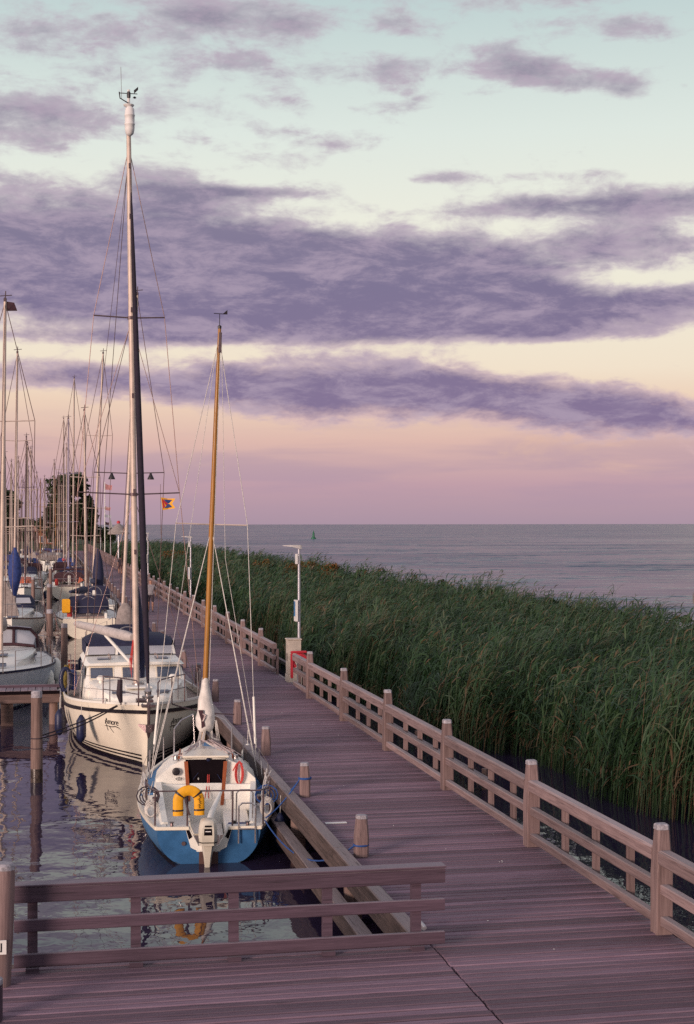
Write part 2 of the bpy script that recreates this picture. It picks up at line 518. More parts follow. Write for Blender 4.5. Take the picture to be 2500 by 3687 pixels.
def sea_mat():
    """open water: wave facets tilt the normal directly so far waves keep their slope"""
    m = bpy.data.materials.new('open_water')
    m.use_nodes = True
    nt = m.node_tree
    nt.nodes.clear()
    k = NG(nt)
    bs = k.n('ShaderNodeBsdfPrincipled')
    out = k.n('ShaderNodeOutputMaterial')
    df = k.n('ShaderNodeBsdfDiffuse')
    df.inputs[0].default_value = (0.120, 0.142, 0.205, 1)
    mx = k.n('ShaderNodeMixShader')
    nt.links.new(bs.outputs[0], mx.inputs[1])
    nt.links.new(df.outputs[0], mx.inputs[2])
    nt.links.new(mx.outputs[0], out.inputs[0])
    bs.inputs['Base Color'].default_value = (0.052, 0.068, 0.110, 1)
    bs.inputs['Specular IOR Level'].default_value = 0.27
    bs.inputs['Roughness'].default_value = 0.15
    bs.inputs['IOR'].default_value = 1.333
    pos = k.n('ShaderNodeNewGeometry').outputs['Position']

    def ncol(st, sc_, det):
        nd = k.n('ShaderNodeTexNoise')
        k.set(nd.inputs['Vector'], k.vmul(pos, st))
        nd.inputs['Scale'].default_value = sc_
        nd.inputs['Detail'].default_value = det
        return k.vadd(nd.outputs['Color'], (-0.5, -0.5, -0.5))
    gust = k.noise(k.vmul(pos, (0.25, 1, 1)), 0.03, 3, 0.6)
    dash = k.noise(k.vmul(pos, (0.10, 0.55, 1)), 1.0, 3, 0.6)
    k.set(mx.inputs[0], k.m('MULTIPLY_ADD', k.smooth(k.m('MULTIPLY_ADD', gust, 0.5, k.m('MULTIPLY', dash, 0.5)), 0.38, 0.62), 0.44, 0.16))
    a = k.vmul(ncol((0.5, 1, 1), 0.8, 2), (0.6, 1.1, 0))
    b = k.vmul(ncol((0.30, 1, 1), 0.14, 2), (0.25, 0.9, 0))
    t = k.vadd(a, b)
    sc_ = k.n('ShaderNodeVectorMath', operation='SCALE')
    k.set(sc_.inputs[0], t)
    k.set(sc_.inputs['Scale'], k.m('ADD', k.m('MULTIPLY', k.smooth(gust, 0.3, 0.7), 0.6), 0.7))
    nn = k.n('ShaderNodeVectorMath', operation='NORMALIZE')
    k.set(nn.inputs[0], k.vadd(sc_.outputs[0], (0, 0, 1)))
    nt.links.new(nn.outputs[0], bs.inputs['Normal'])
    return m


M_sea = sea_mat()


# ------------------------------------------------------------------ mesh building
class MB:
    def __init__(self):
        self.v = []
        self.f = []

    def add(self, vs, fs):
        o = len(self.v)
        self.v.extend([tuple(p) for p in vs])
        self.f.extend([tuple(i + o for i in f) for f in fs])
        return self

    def box(self, x0, x1, y0, y1, z0, z1, ch=0.0):
        if ch <= 0:
            vs = [(x0, y0, z0), (x1, y0, z0), (x1, y1, z0), (x0, y1, z0), (x0, y0, z1), (x1, y0, z1), (x1, y1, z1), (x0, y1, z1)]
            fs = [(0, 3, 2, 1), (4, 5, 6, 7), (0, 1, 5, 4), (1, 2, 6, 5), (2, 3, 7, 6), (3, 0, 4, 7)]
            return self.add(vs, fs)
        rings = []
        for z, i in ((z0, ch), (z0 + ch, 0), (z1 - ch, 0), (z1, ch)):
            a, b, c, d = x0 + i, x1 - i, y0 + i, y1 - i
            rings.append([(a, c, z), (b, c, z), (b, d, z), (a, d, z)])
        return self.loft(rings)

    def loft(self, rings, closed=True, cap0=True, cap1=True):
        n = len(rings[0])
        vs = [p for r in rings for p in r]
        fs = []
        for i in range(len(rings) - 1):
            for j in range(n if closed else n - 1):
                a = i * n + j
                b = i * n + (j + 1) % n
                fs.append((a, b, b + n, a + n))
        if cap0 and closed:
            fs.append(tuple(range(n - 1, -1, -1)))
        if cap1 and closed:
            fs.append(tuple((len(rings) - 1) * n + j for j in range(n)))
        return self.add(vs, fs)

    def tube(self, pts, r, n=6, cap=True):
        pts = [Vector(p) for p in pts]
        rs = r if isinstance(r, (list, tuple)) else [r] * len(pts)
        rings = []
        up = None
        for i, p in enumerate(pts):
            if i == 0:
                t = pts[1] - p
            elif i == len(pts) - 1:
                t = p - pts[i - 1]
            else:
                t = (pts[i + 1] - p).normalized() + (p - pts[i - 1]).normalized()
            if t.length < 1e-9:
                t = Vector((0, 0, 1))
            t.normalize()
            if up is None:
                up = Vector((0, 0, 1)) if abs(t.z) < 0.9 else Vector((0, 1, 0))
            a = t.cross(up)
            if a.length < 1e-6:
                a = t.cross(Vector((1, 0, 0)))
            a.normalize()
            b = a.cross(t).normalized()
            up = b
            rings.append([p + (a * math.cos(2 * PI * k / n) + b * math.sin(2 * PI * k / n)) * rs[i] for k in range(n)])
        return self.loft(rings, cap0=cap, cap1=cap)

    def lathe(self, prof, n=14, c=(0, 0, 0), sx=1.0, sy=1.0):
        rings = [[(c[0] + sx * r * math.cos(2 * PI * k / n), c[1] + sy * r * math.sin(2 * PI * k / n), c[2] + z) for k in range(n)] for r, z in prof]
        return self.loft(rings)

    def poly(self, pts, d):
        """flat polygon extruded by vector d"""
        n = len(pts)
        d = Vector(d)
        vs = [Vector(p) for p in pts] + [Vector(p) + d for p in pts]
        fs = [tuple(range(n - 1, -1, -1)), tuple(range(n, 2 * n))]
        for i in range(n):
            j = (i + 1) % n
            fs.append((i, j, j + n, i + n))
        return self.add(vs, fs)

    def mesh(self, name, smooth=None):
        me = bpy.data.meshes.new(name)
        me.from_pydata(self.v, [], self.f)
        bm = bmesh.new()
        bm.from_mesh(me)
        bmesh.ops.recalc_face_normals(bm, faces=bm.faces)
        bm.to_mesh(me)
        bm.free()
        if smooth:
            me.shade_smooth()
            me.set_sharp_from_angle(angle=R(smooth))
        return me

    def build(self, name, m, parent=None, smooth=None, loc=None):
        me = self.mesh(name, smooth)
        me.materials.append(m)
        return link(name, me, parent, loc)


def link(name, me, parent=None, loc=None, rot=None):
    o = bpy.data.objects.new(name, me)
    COL.objects.link(o)
    if parent is not None:
        o.parent = parent
    if loc is not None:
        o.location = loc
    if rot is not None:
        o.rotation_euler = rot
    return o


def tag(o, label=None, cat=None, group=None, kind=None):
    if label:
        o['label'] = label
    if cat:
        o['category'] = cat
    if group:
        o['group'] = group
    if kind:
        o['kind'] = kind
    return o


def empty(name, loc, label=None, cat=None, group=None, rz=0.0):
    o = bpy.data.objects.new(name, None)
    COL.objects.link(o)
    o.location = loc
    o.rotation_euler = (0, 0, rz)
    return tag(o, label, cat, group)


ORD = ['first', 'second', 'third', 'fourth', 'fifth', 'sixth', 'seventh', 'eighth', 'ninth', 'tenth', 'eleventh', 'twelfth', 'thirteenth',
       'fourteenth', 'fifteenth', 'sixteenth', 'seventeenth', 'eighteenth', 'nineteenth', 'twentieth', 'twenty-first', 'twenty-second',
       'twenty-third', 'twenty-fourth', 'twenty-fifth', 'twenty-sixth', 'twenty-seventh', 'twenty-eighth', 'twenty-ninth', 'thirtieth']


# ================================================================== SETTING
# ---- water
WALK_END = 272.0
tag(MB().box(-20000, 40000, -3000, 60000, -6, WATER - 0.004).build('sea', M_sea), kind='structure')
wb = MB()
wb.add([(-120, -20, WATER), (16.5, -20, WATER), (16.5, 285, WATER), (-120, 285, WATER)], [(0, 1, 2, 3)])
tag(wb.build('harbour_water', M_water), kind='structure')

# ---- mud bank under the reeds
mb = MB()
ny, nx = 140, 14
for j in range(ny + 1):
    y = 14 + (WALK_END + 18 - 14) * j / ny
    xa = 9.3 + 0.9 * math.sin(y * 0.21) + 0.5 * math.sin(y * 0.57 + 1)
    if y < 36:
        xa += (36 - y) * 0.32
    for i in range(nx + 1):
        t = i / nx
        x = xa + (22.3 + 0.5 * math.sin(y * 0.13) - xa) * t
        z = WATER - 0.25 + 0.35 * math.sin(PI * t) ** 0.5 + 0.03 * math.sin(x * 3 + y * 2)
        mb.v.append((x, y, z))
for j in range(ny):
    for i in range(nx):
        a = j * (nx + 1) + i
        mb.f.append((a, a + 1, a + nx + 2, a + nx + 1))
tag(mb.build('reed_bank', M_mud, smooth=60), kind='structure')

# ---- far shore
mb = MB()
for j in range(13):
    y = 266 + j * j * 2.2
    for i in range(31):
        x = -170 + i * 6.2
        z = -1.3 + 2.2 * min(1, max(0, (y - 267) / 14)) * min(1, max(0, (16 - x) / 6)) + 0.35 * math.sin(x * 0.4 + y * 0.3)
        mb.v.append((x, y, z))
for j in range(12):
    for i in range(30):
        a = j * 31 + i
        mb.f.append((a, a + 1, a + 32, a + 31))
tag(mb.build('far_shore', M_grassbank, smooth=60), kind='structure')

# ---- boardwalk: 300 nearest planks one by one, the rest in one mesh
WX0, WX1 = 4.20, 7.02
PW = 0.145
walk = empty('boardwalk', (0, 0, 0))
tag(walk, 'long straight boardwalk of weathered cross planks beside the reeds', kind='structure')
pl = []
for v in range(4):
    m_ = MB().box(WX0, WX1, 0, PW - 0.030 + 0.003 * v, -0.045, 0, 0.011).mesh('plank')
    m_.materials.append(M_deck)
    pl.append(m_)
y = 12.4
for i in range(300):
    o = link('plank', pl[random.randrange(4)], walk, (random.uniform(-0.008, 0.008), y, random.uniform(-0.004, 0.004)))
    o.rotation_euler = (random.uniform(-0.012, 0.012), 0, random.uniform(-0.0012, 0.0012))
    y += PW
mb = MB()
while y < WALK_END:
    mb.box(WX0, WX1, y, y + PW - 0.020, -0.045, random.uniform(-0.003, 0.003))
    y += PW
tag(mb.build('far_planks', M_deck_far, walk), kind='stuff')

# edge kerb beam on the harbour side, with a lower waling beam and piles, in bays of one bollard spacing
BAY = 4.74
y = 16.42
beam_m = MB().box(-0.09, 0.095, 0.008, BAY - 0.008, -0.30, 0.055, 0.014).mesh('edge_beam')
beam_m.materials.append(M_beam)
wal_m = MB().box(-0.10, 0.10, 0.01, BAY - 0.01, -0.13, 0.13, 0.012).mesh('waling_beam')
wal_m.materials.append(M_beam)
spile_m = MB().lathe([(0.13, -1.6), (0.13, 0.55), (0.11, 0.6)], 10).mesh('support_pile', 40)
spile_m.materials.append(M_pile)
k_ = 0
while y < WALK_END:
    link('edge_beam', beam_m, walk, (4.09, y, random.uniform(-0.006, 0.006)))
    link('waling_beam', wal_m, walk, (3.93 if k_ else 3.93, y, -0.62))
    link('support_pile', spile_m, walk, (4.22, y + 4.4, -0.95))
    link('support_pile', spile_m, walk, (6.85, y + 4.4, -0.95))
    y += BAY
    k_ += 1
MB().box(WX0 + 0.3, WX0 + 0.5, 12, WALK_END, -0.3, -0.06).build('joist', M_beam, walk)
MB().box(WX1 - 0.4, WX1 - 0.2, 12, WALK_END, -0.3, -0.06).build('joist', M_beam, walk)
MB().box(WX1 + 0.012, WX1 + 0.09, 12, WALK_END, -0.28, -0.005).build('outer_fascia', M_beam, walk)

x, y = at(762, 1868, 0)
MB().box(x - 0.17, x + 0.17, y - 0.05, y + 0.05, 0.006, 0.012).build('pale_plate', M_signw, walk)

for k in range(26):
    x, y = random.uniform(4.4, 6.7), random.uniform(15, 40)
    r_ = random.uniform(0.006, 0.014)
    n_ = 7
    MB().loft([[(x + r_ * random.uniform(0.6, 1.3) * math.cos(2 * PI * q / n_), y + r_ * random.uniform(0.6, 1.3) * math.sin(2 * PI * q / n_), z) for q in range(n_)] for z in (0.004, 0.007)]).build('dropping' if k % 3 else 'dead_leaf', M_signw if k % 3 else M_bark, walk)

# ---- cross deck in the foreground
cross = empty('cross_deck', (0, 0, 0))
tag(cross, 'foreground plank deck running left from the boardwalk', kind='structure')
cpl = []
for v in range(4):
    m_ = MB().box(-9.0, WX0 - 0.012, 0, PW - 0.030 + 0.003 * v, -0.045, 0, 0.011).mesh('plank')
    m_.materials.append(M_deck)
    cpl.append(m_)
y = 12.4
for i in range(27):
    o = link('plank', cpl[random.randrange(4)], cross, (random.uniform(-0.006, 0.0), y, random.uniform(-0.004, 0.004)))
    o.rotation_euler = (random.uniform(-0.012, 0.012), 0, 0)
    y += PW
MB().box(-9.0, WX0 - 0.2, y + 0.01, y + 0.16, -0.34, -0.012, 0.01).build('edge_beam', M_beamx, cross)
MB().box(-9.0, WX0, 14.0, 14.2, -0.4, -0.06).build('joist', M_beamx, cross)
for x in (-6, -2.6, 0.8, 3.9):
    MB().lathe([(0.13, -1.4), (0.13, 0.9)], 10).build('support_pile', M_pile, cross, 40, (x, y - 0.3, -1.2))


# ---- timber railing along the outer side of the walk
def oct_ring(h, c, z, x=0.0, y=0.0):
    k = h - c
    return [(x - k, y - h, z), (x + k, y - h, z), (x + h, y - k, z), (x + h, y + k, z), (x + k, y + h, z), (x - k, y + h, z), (x - h, y + k, z), (x - h, y - k, z)]


FX = 6.92
post_m = MB().loft([oct_ring(0.10, 0.012, -1.7), oct_ring(0.10, 0.012, 0.70), oct_ring(0.098, 0.02, 0.78), oct_ring(0.074, 0.022, 1.185)]).mesh('post')
post_m.materials.append(M_post)
cap_m = MB().loft([oct_ring(0.0755, 0.022, 1.187), oct_ring(0.073, 0.022, 1.235), oct_ring(0.060, 0.02, 1.25)]).mesh('post_cap')
cap_m.materials.append(M_postcap)
RX = FX + 0.01
span = BAY - 0.2


def rail_mesh(nm, y0, y1, z0, z1, hw, ch=0.012):
    m_ = MB().box(-hw, hw, y0, y1, z0, z1, ch).mesh(nm)
    m_.materials.append(M_rail)
    return m_


rails = [rail_mesh('top_rail', 0.10, BAY - 0.10, 0.80, 0.975, 0.075, 0.022), rail_mesh('middle_rail', 0.10, BAY - 0.10, 0.465, 0.585, 0.05),
         rail_mesh('bottom_rail', 0.10, BAY - 0.10, 0.085, 0.20, 0.05)]
bal_m = MB().box(-0.035, 0.035, -0.055, 0.055, -0.35, 0.80, 0.006).mesh('baluster')
bal_m.materials.append(M_post)


def railing(root, ys, last_half=None):
    """posts at ys with rails and three balusters in every bay"""
    for i, y in enumerate(ys):
        jz = random.uniform(-0.012, 0.012)
        link('post', post_m, root, (FX, y, jz), (random.uniform(-0.008, 0.008), random.uniform(-0.008, 0.008), 0))
        link('post_cap', cap_m, root, (FX, y, jz))
        if i + 1 < len(ys):
            bay(root, y)


def bay(root, y):
    for r_, nm in zip(rails, ('top_rail', 'middle_rail', 'bottom_rail')):
        link(nm, r_, root, (RX - 0.02, y, random.uniform(-0.008, 0.008)), (random.uniform(-0.0015, 0.0015), 0, 0))
    for q in range(3):
        link('baluster', bal_m, root, (RX + 0.088, y + BAY * (q + 1) / 4, 0))


f1 = empty('boardwalk_railing', (0, 0, 0), 'near timber railing with chunky capped posts, from right edge to red lifebuoy holder', 'railing')
ys1 = [16.24 + BAY * k for k in range(-1, 6)]
railing(f1, ys1)
# short open end towards the cabinet
y = ys1[-1]
for z0, z1, hw, nm in ((0.80, 0.975, 0.075, 'top_rail'), (0.465, 0.585, 0.05, 'middle_rail'), (0.085, 0.20, 0.05, 'bottom_rail')):
    MB().box(RX - 0.02 - hw, RX - 0.02 + hw, y + 0.1, y + 2.5, z0, z1, 0.012).build(nm, M_rail, f1)
for q in (0.75, 1.5, 2.3):
    link('baluster', bal_m, f1, (RX + 0.088, y + q, 0))

f2 = empty('boardwalk_railing', (0, 0, 0), 'far timber railing running from the beige cabinet to the distant trees', 'railing')
y0 = 46.4
link('baluster', bal_m, f2, (RX + 0.088, y0 + 0.1, 0))
for z0, z1, hw, nm in ((0.80, 0.975, 0.075, 'top_rail'), (0.465, 0.585, 0.05, 'middle_rail'), (0.085, 0.20, 0.05, 'bottom_rail')):
    MB().box(RX - 0.02 - hw, RX - 0.02 + hw, y0, y0 + 3.0, z0, z1, 0.012).build(nm, M_rail, f2)
for q in (1.0, 2.0):
    link('baluster', bal_m, f2, (RX + 0.088, y0 + q, 0))
ys2 = [y0 + 3.1 + BAY * k for k in range(18)]
railing(f2, ys2)
mb = MB()
y = ys2[-1]
while y < WALK_END:
    for z0, z1, hw in ((0.80, 0.975, 0.075), (0.465, 0.585, 0.05), (0.085, 0.20, 0.05)):
        mb.box(RX - 0.02 - hw, RX - 0.02 + hw, y + 0.1, y + BAY - 0.1, z0, z1)
    for q in range(3):
        yy = y + BAY * (q + 1) / 4
        mb.box(RX + 0.053, RX + 0.123, yy - 0.055, yy + 0.055, -0.3, 0.8)
    y += BAY
    mb.loft([oct_ring(0.10, 0.012, -0.3, FX, y), oct_ring(0.10, 0.012, 0.75, FX, y), oct_ring(0.074, 0.022, 1.24, FX, y)])
tag(mb.build('far_rails', M_rail_isl, f2), kind='stuff')

# ---- foreground railing across the cross deck
fr = empty('foreground_railing', (0, 0, 0), 'shade-darkened timber railing across the bottom left, in front of the blue boat', 'railing')
FY = 16.18
for z0, z1, d0, d1, nm in ((0.735, 0.895, -0.115, -0.05, 'top_rail'), (0.425, 0.555, -0.10, -0.05, 'middle_rail'), (0.055, 0.195, -0.10, -0.05, 'bottom_rail')):
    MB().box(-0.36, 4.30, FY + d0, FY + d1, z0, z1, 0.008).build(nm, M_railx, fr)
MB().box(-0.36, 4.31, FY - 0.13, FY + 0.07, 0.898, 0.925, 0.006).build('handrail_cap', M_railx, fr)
for x in (-0.17, 0.91, 1.96, 2.99, 3.99):
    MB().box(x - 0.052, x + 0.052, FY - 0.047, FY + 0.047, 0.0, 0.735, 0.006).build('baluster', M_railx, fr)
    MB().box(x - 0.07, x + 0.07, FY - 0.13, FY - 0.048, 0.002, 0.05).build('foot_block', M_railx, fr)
gp = empty('gate_post', (-0.50, 15.72, 0), 'thick round-topped timber post at the left picture edge beside foreground railing', 'post')
gp.rotation_euler = (0, R(2.2), 0)
MB().lathe([(0.118, 0.0), (0.122, 0.5), (0.118, 1.12), (0.112, 1.18)], 14).build('shaft', M_post, gp, 40)
MB().lathe([(0.114, 1.181), (0.108, 1.225), (0.085, 1.245)], 14).build('post_cap', M_postcap, gp, 40)
# sign with letters, its right end in view
sg = empty('lettered_sign', (-0.585, 15.58, 0.42), 'small white sign ending in a black N on the left gate post', 'sign')
MB().box(-0.42, 0.162, -0.01, 0.006, -0.072, 0.072, 0.003).build('panel', M_signw, sg)
n = MB()
x0, x1, h = 0.035, 0.118, 0.045
n.box(x0, x0 + 0.014, -0.013, -0.0105, -h, h)
n.box(x1 - 0.014, x1, -0.013, -0.0105, -h, h)
n.poly([(x0 + 0.0145, -0.013, h), (x0 + 0.030, -0.013, h), (x1 - 0.0145, -0.013, -h), (x1 - 0.030, -0.013, -h)], (0, 0.0025, 0))
n.build('letter', M_black, sg)
bp2 = empty('low_post', (-0.53, 14.62, 0), 'short pale-topped post cut by the left edge at the bottom corner', 'post')
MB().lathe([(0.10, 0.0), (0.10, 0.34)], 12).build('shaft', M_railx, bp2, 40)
MB().lathe([(0.102, 0.342), (0.102, 0.39), (0.08, 0.40)], 12).build('post_cap', M_postcap, bp2, 40)

# small steel cleat on the walk edge behind the railing end
cl = empty('deck_cleat', (4.20, 16.75, 0.0), 'small grey steel cleat on walkway edge behind the foreground railing end', 'cleat')
MB().box(-0.03, 0.03, -0.05, -0.02, 0, 0.09).box(-0.03, 0.03, 0.06, 0.09, 0, 0.09).build('foot', M_galv, cl)
MB().tube([(0, -0.16, 0.10), (0, -0.08, 0.11), (0, 0.12, 0.11), (0, 0.2, 0.10)], 0.022, 8).build('horn', M_galv, cl, 50)

# ---- stub bollards along the harbour edge
bol_m = MB().loft([oct_ring(0.092, 0.03, 0.0), oct_ring(0.094, 0.03, 0.28), oct_ring(0.074, 0.03, 0.53)]).mesh('shaft')
bol_m.materials.append(M_post)
bcap_m = MB().loft([oct_ring(0.075, 0.03, 0.532), oct_ring(0.073, 0.03, 0.575), oct_ring(0.06, 0.028, 0.585)]).mesh('post_cap')
bcap_m.materials.append(M_postcap)
BOL = []
for k in range(24):
    y = 20.8 + BAY * k
    if k < 20:
        lab = 'stubby wooden mooring bollard on walkway edge, %s counted from the foreground railing' % ORD[k]
    else:
        lab = 'tiny far mooring bollard on walkway edge, %s counted from the foreground railing' % ORD[k]
    b = empty('mooring_bollard', (4.335, y, 0.0), lab, 'bollard', 'bollards along the walkway edge', random.uniform(-0.1, 0.1))
    b.rotation_euler = (random.uniform(-0.02, 0.02), random.uniform(-0.02, 0.02), random.uniform(-0.15, 0.15))
    link('shaft', bol_m, b)
    link('post_cap', bcap_m, b)
    BOL.append((4.335, y))

# ---- low timber breakwater in the channel in front of the reeds
tb = empty('timber_breakwater', (0, 0, 0), 'low horizontal timber beam on stakes in the channel before the reeds', 'breakwater')
for k in range(7):
    MB().box(8.96, 9.10, 30 + k * 6.0 + 0.02, 36 + k * 6.0 - 0.02, -0.78, -0.64, 0.01).build('beam', M_beam, tb)
    MB().lathe([(0.06, -1.2), (0.06, -0.55)], 8).build('stake', M_pile, tb, 40, (9.17, 31 + k * 6.0, 0))

# ---- cabinet, lifebuoy holder, lamps
cx, cy = 7.18, 44.35
cab = empty('power_cabinet', (cx, cy, 0), 'tall beige service cabinet standing in the railing gap', 'cabinet')
MB().box(-0.22, 0.22, -0.20, 0.20, -0.30, 0.22, 0.01).build('plinth', M_concrete, cab)
MB().box(-0.20, 0.20, -0.185, 0.185, 0.222, 1.24, 0.012).build('body', M_concrete, cab)
MB().box(-0.225, 0.225, -0.21, 0.21, 1.242, 1.285, 0.012).build('lid', M_concrete, cab)
MB().box(-0.205, -0.2005, -0.15, 0.15, 0.28, 1.19).build('door', M_concrete, cab)
MB().box(-0.22, -0.2055, -0.13, -0.10, 0.62, 0.86).build('handle', M_black, cab)

lb = empty('lifebuoy_holder', (7.17, 43.3, 0), 'bright red lifebuoy holder hanging at the railing end by the cabinet', 'lifebuoy holder')
pts = []
for k in range(25):
    a = R(-50 + 280 * k / 24)
    pts.append((0.03 + 0.20 * math.cos(a), 0, 0.68 + 0.20 * math.sin(a)))
MB().tube(pts, 0.06, 8).build('ring', M_red, lb, 50)
MB().box(-0.25, -0.18, -0.09, 0.0, 0.20, 0.93, 0.02).box(-0.25, 0.22, -0.085, -0.005, 0.93, 1.0, 0.02).build('bracket', M_red, lb)
MB().box(-0.03, 0.03, 0.08, 0.13, -0.3, 1.0).build('stand', M_galv, lb)

LAMPS = [45.0, 80.6, 116, 152, 188, 224]
lamp_lab = ['slim grey lamp post with flat arm lamp rising behind the beige cabinet',
            'second lamp post along the railing, seen between the two nearest masts']
for k, y in enumerate(LAMPS):
    lab = lamp_lab[k] if k < 2 else 'far lamp post beside the railing, %s counted from the beige cabinet' % ORD[k]
    lp = empty('lamp_post', (7.46, y, -0.3), lab, 'lamp post', 'lamp posts along the walkway')
    MB().tube([(0, 0, -0.9), (0, 0, 1.4), (0, 0, 4.25)], [0.055, 0.048, 0.038], 10).build('pole', M_galv, lp, 40)
    MB().loft([[(-0.50, -0.05, 4.345), (-0.50, 0.05, 4.345), (-0.50, 0.05, 4.36), (-0.50, -0.05, 4.36)],
               [(-0.25, -0.12, 4.315), (-0.25, 0.12, 4.315), (-0.25, 0.11, 4.37), (-0.25, -0.11, 4.37)],
               [(0.03, -0.10, 4.25), (0.03, 0.10, 4.25), (0.03, 0.09, 4.37), (0.03, -0.09, 4.37)],
               [(0.08, -0.07, 4.24), (0.08, 0.07, 4.24), (0.08, 0.06, 4.36), (0.08, -0.06, 4.36)]]).build('lamp_head', mat('lamp_grey', (0.50, 0.46, 0.45), 0.5), lp)
    if k < 3:
        MB().box(-0.11, -0.05, -0.07, 0.07, 3.79, 4.10, 0.008).build('box', M_signw, lp)
        MB().box(-0.065, -0.04, -0.05, 0.05, 3.85, 3.9).build('clamp', M_dsteel, lp)
        s_ = MB().box(-0.135, -0.06, -0.15, 0.15, 2.05, 2.70, 0.008).build('information_board', M_signw, lp)
        MB().box(-0.139, -0.1355, -0.13, 0.13, 2.2, 2.66).build('print', M_blue_lt, s_)

# ---- big mooring piles in the water
PILES = [(-0.27, 33.9, 1.02, 0.125, 'thick round mooring pile standing alone in the open water at left'),
         (0.02, 55.5, 1.62, 0.12, 'taller brown mooring pile behind the jetty, left one of the pair'),
         (0.55, 56.2, 1.05, 0.12, 'shorter brown mooring pile behind the jetty, right one of the pair'),
         (0.0, 75.5, 1.75, 0.11, 'thin dark mooring pile left of the boat with the yellow bag'),
         (-1.02, 99.0, 1.3, 0.12, 'far slim mooring pile in front of the boat with orange cover'),
         (0.1, 112.0, 1.6, 0.12, 'distant mooring pile left of the boat with wine-coloured frame')]
for k, (x, y, zt, r_, lab) in enumerate(PILES):
    p = empty('mooring_pile', (x, y, WATER), lab, 'mooring pile', 'mooring piles in the harbour')
    h = zt - WATER
    MB().lathe([(r_ * 1.05, -0.8), (r_ * 1.06, 0.5), (r_, h * 0.7), (r_ * 0.96, h - 0.15)], 16).build('shaft', M_pile, p, 40)
    MB().lathe([(r_ * 0.97, h - 0.148), (r_ * 0.97, h - 0.03), (r_ * 0.8, h)], 16).build('post_cap', M_postcap, p, 40)
    MB().lathe([(r_ * 1.10, -0.3), (r_ * 1.09, 0.10), (r_ * 1.085, 0.27), (r_ * 1.06, 0.30)], 16).build('wet_band', mat('wet_pile', (0.055, 0.038, 0.032), 0.35, var=0.4, scale=14), p, 40)
    if k == 0:
        for zz, th in ((0.96, 0.013), (0.74, 0.009)):
            MB().lathe([(r_ * 1.06, zz), (r_ * 1.1, zz + th), (r_ * 1.06, zz + 2 * th)], 16).build('rope_turn', M_roped, p, 40)

# ---- small jetty at left
jt = empty('jetty', (0, 0, 0), 'low plank jetty at left in front of the grey-white yacht', 'jetty')
JY0, JY1 = 43.35, 44.35
x = -5.5
jm = MB().box(0, 0.185, JY0 + 0.02, JY1 - 0.12, -0.04, 0, 0.005).mesh('plank')
jm.materials.append(wood('jetty_plank_wood', (0.30, 0.235, 0.27), (0.17, 0.12, 0.14), 1, 0.2))
while x < 0.12:
    link('plank', jm, jt, (x, 0, random.uniform(-0.004, 0.004)))
    x += 0.205
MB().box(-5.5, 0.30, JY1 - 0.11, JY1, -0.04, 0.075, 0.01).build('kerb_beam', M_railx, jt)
MB().box(-5.5, 0.30, JY0 - 0.02, JY0 + 0.016, -0.10, -0.012, 0.006).build('fascia', M_dark, jt)
MB().box(-5.5, 0.30, JY0 + 0.05, JY0 + 0.2, -0.36, -0.105, 0.01).build('cross_beam', M_beamx, jt)
for x in (-4.6, -1.15, 0.12):
    MB().lathe([(0.12, -1.6), (0.12, -0.108)], 10).build('support_pile', M_pile, jt, 40, (x, JY0 + 0.35, 0))
MB().box(-1.35, -1.0, JY0 + 0.22, JY0 + 0.34, -1.4, -0.37).build('fender_plank', M_beamx, jt)


# ================================================================== VEGETATION
def strips_mesh(name, P, W, tint, m):
    """P: (N,K,3) centre lines, W: (N,K,3) half-width vectors -> one mesh of N ribbons"""
    N, K, _ = P.shape
    V = np.stack([P - W, P + W], axis=2).reshape(-1, 3)
    base = (np.arange(N) * 2 * K)[:, None, None]
    seg = (np.arange(K - 1) * 2)[None, :, None]
    q = np.array([0, 1, 3, 2])[None, None, :]
    F = (base + seg + q).reshape(-1)
    me = bpy.data.meshes.new(name)
    nf = N * (K - 1)
    me.vertices.add(len(V))
    me.vertices.foreach_set('co', V.astype(np.float32).ravel())
    me.loops.add(nf * 4)
    me.loops.foreach_set('vertex_index', F.astype(np.int32))
    me.polygons.add(nf)
    me.polygons.foreach_set('loop_start', (np.arange(nf) * 4).astype(np.int32))
    me.polygons.foreach_set('loop_total', np.full(nf, 4, np.int32))
    me.update(calc_edges=True)
    a = me.attributes.new('tint', 'FLOAT', 'POINT')
    a.data.foreach_set('value', np.repeat(tint, 2 * K).astype(np.float32))
    me.materials.append(m)
    return me


def front_edge(y):
    e = 9.6 + 0.9 * np.sin(y * 0.21) + 0.5 * np.sin(y * 0.57 + 1)
    return e + np.where(y < 36, (36 - y) * 0.33, 0)


def lowf(x, y):
    return (np.sin(x * 0.9 + y * 0.35) + np.sin(x * 0.37 - y * 0.61 + 2.0) + np.sin(y * 0.23 + x * 1.7 + 4.0) + np.sin(y * 1.1 - x * 0.8)) / 4


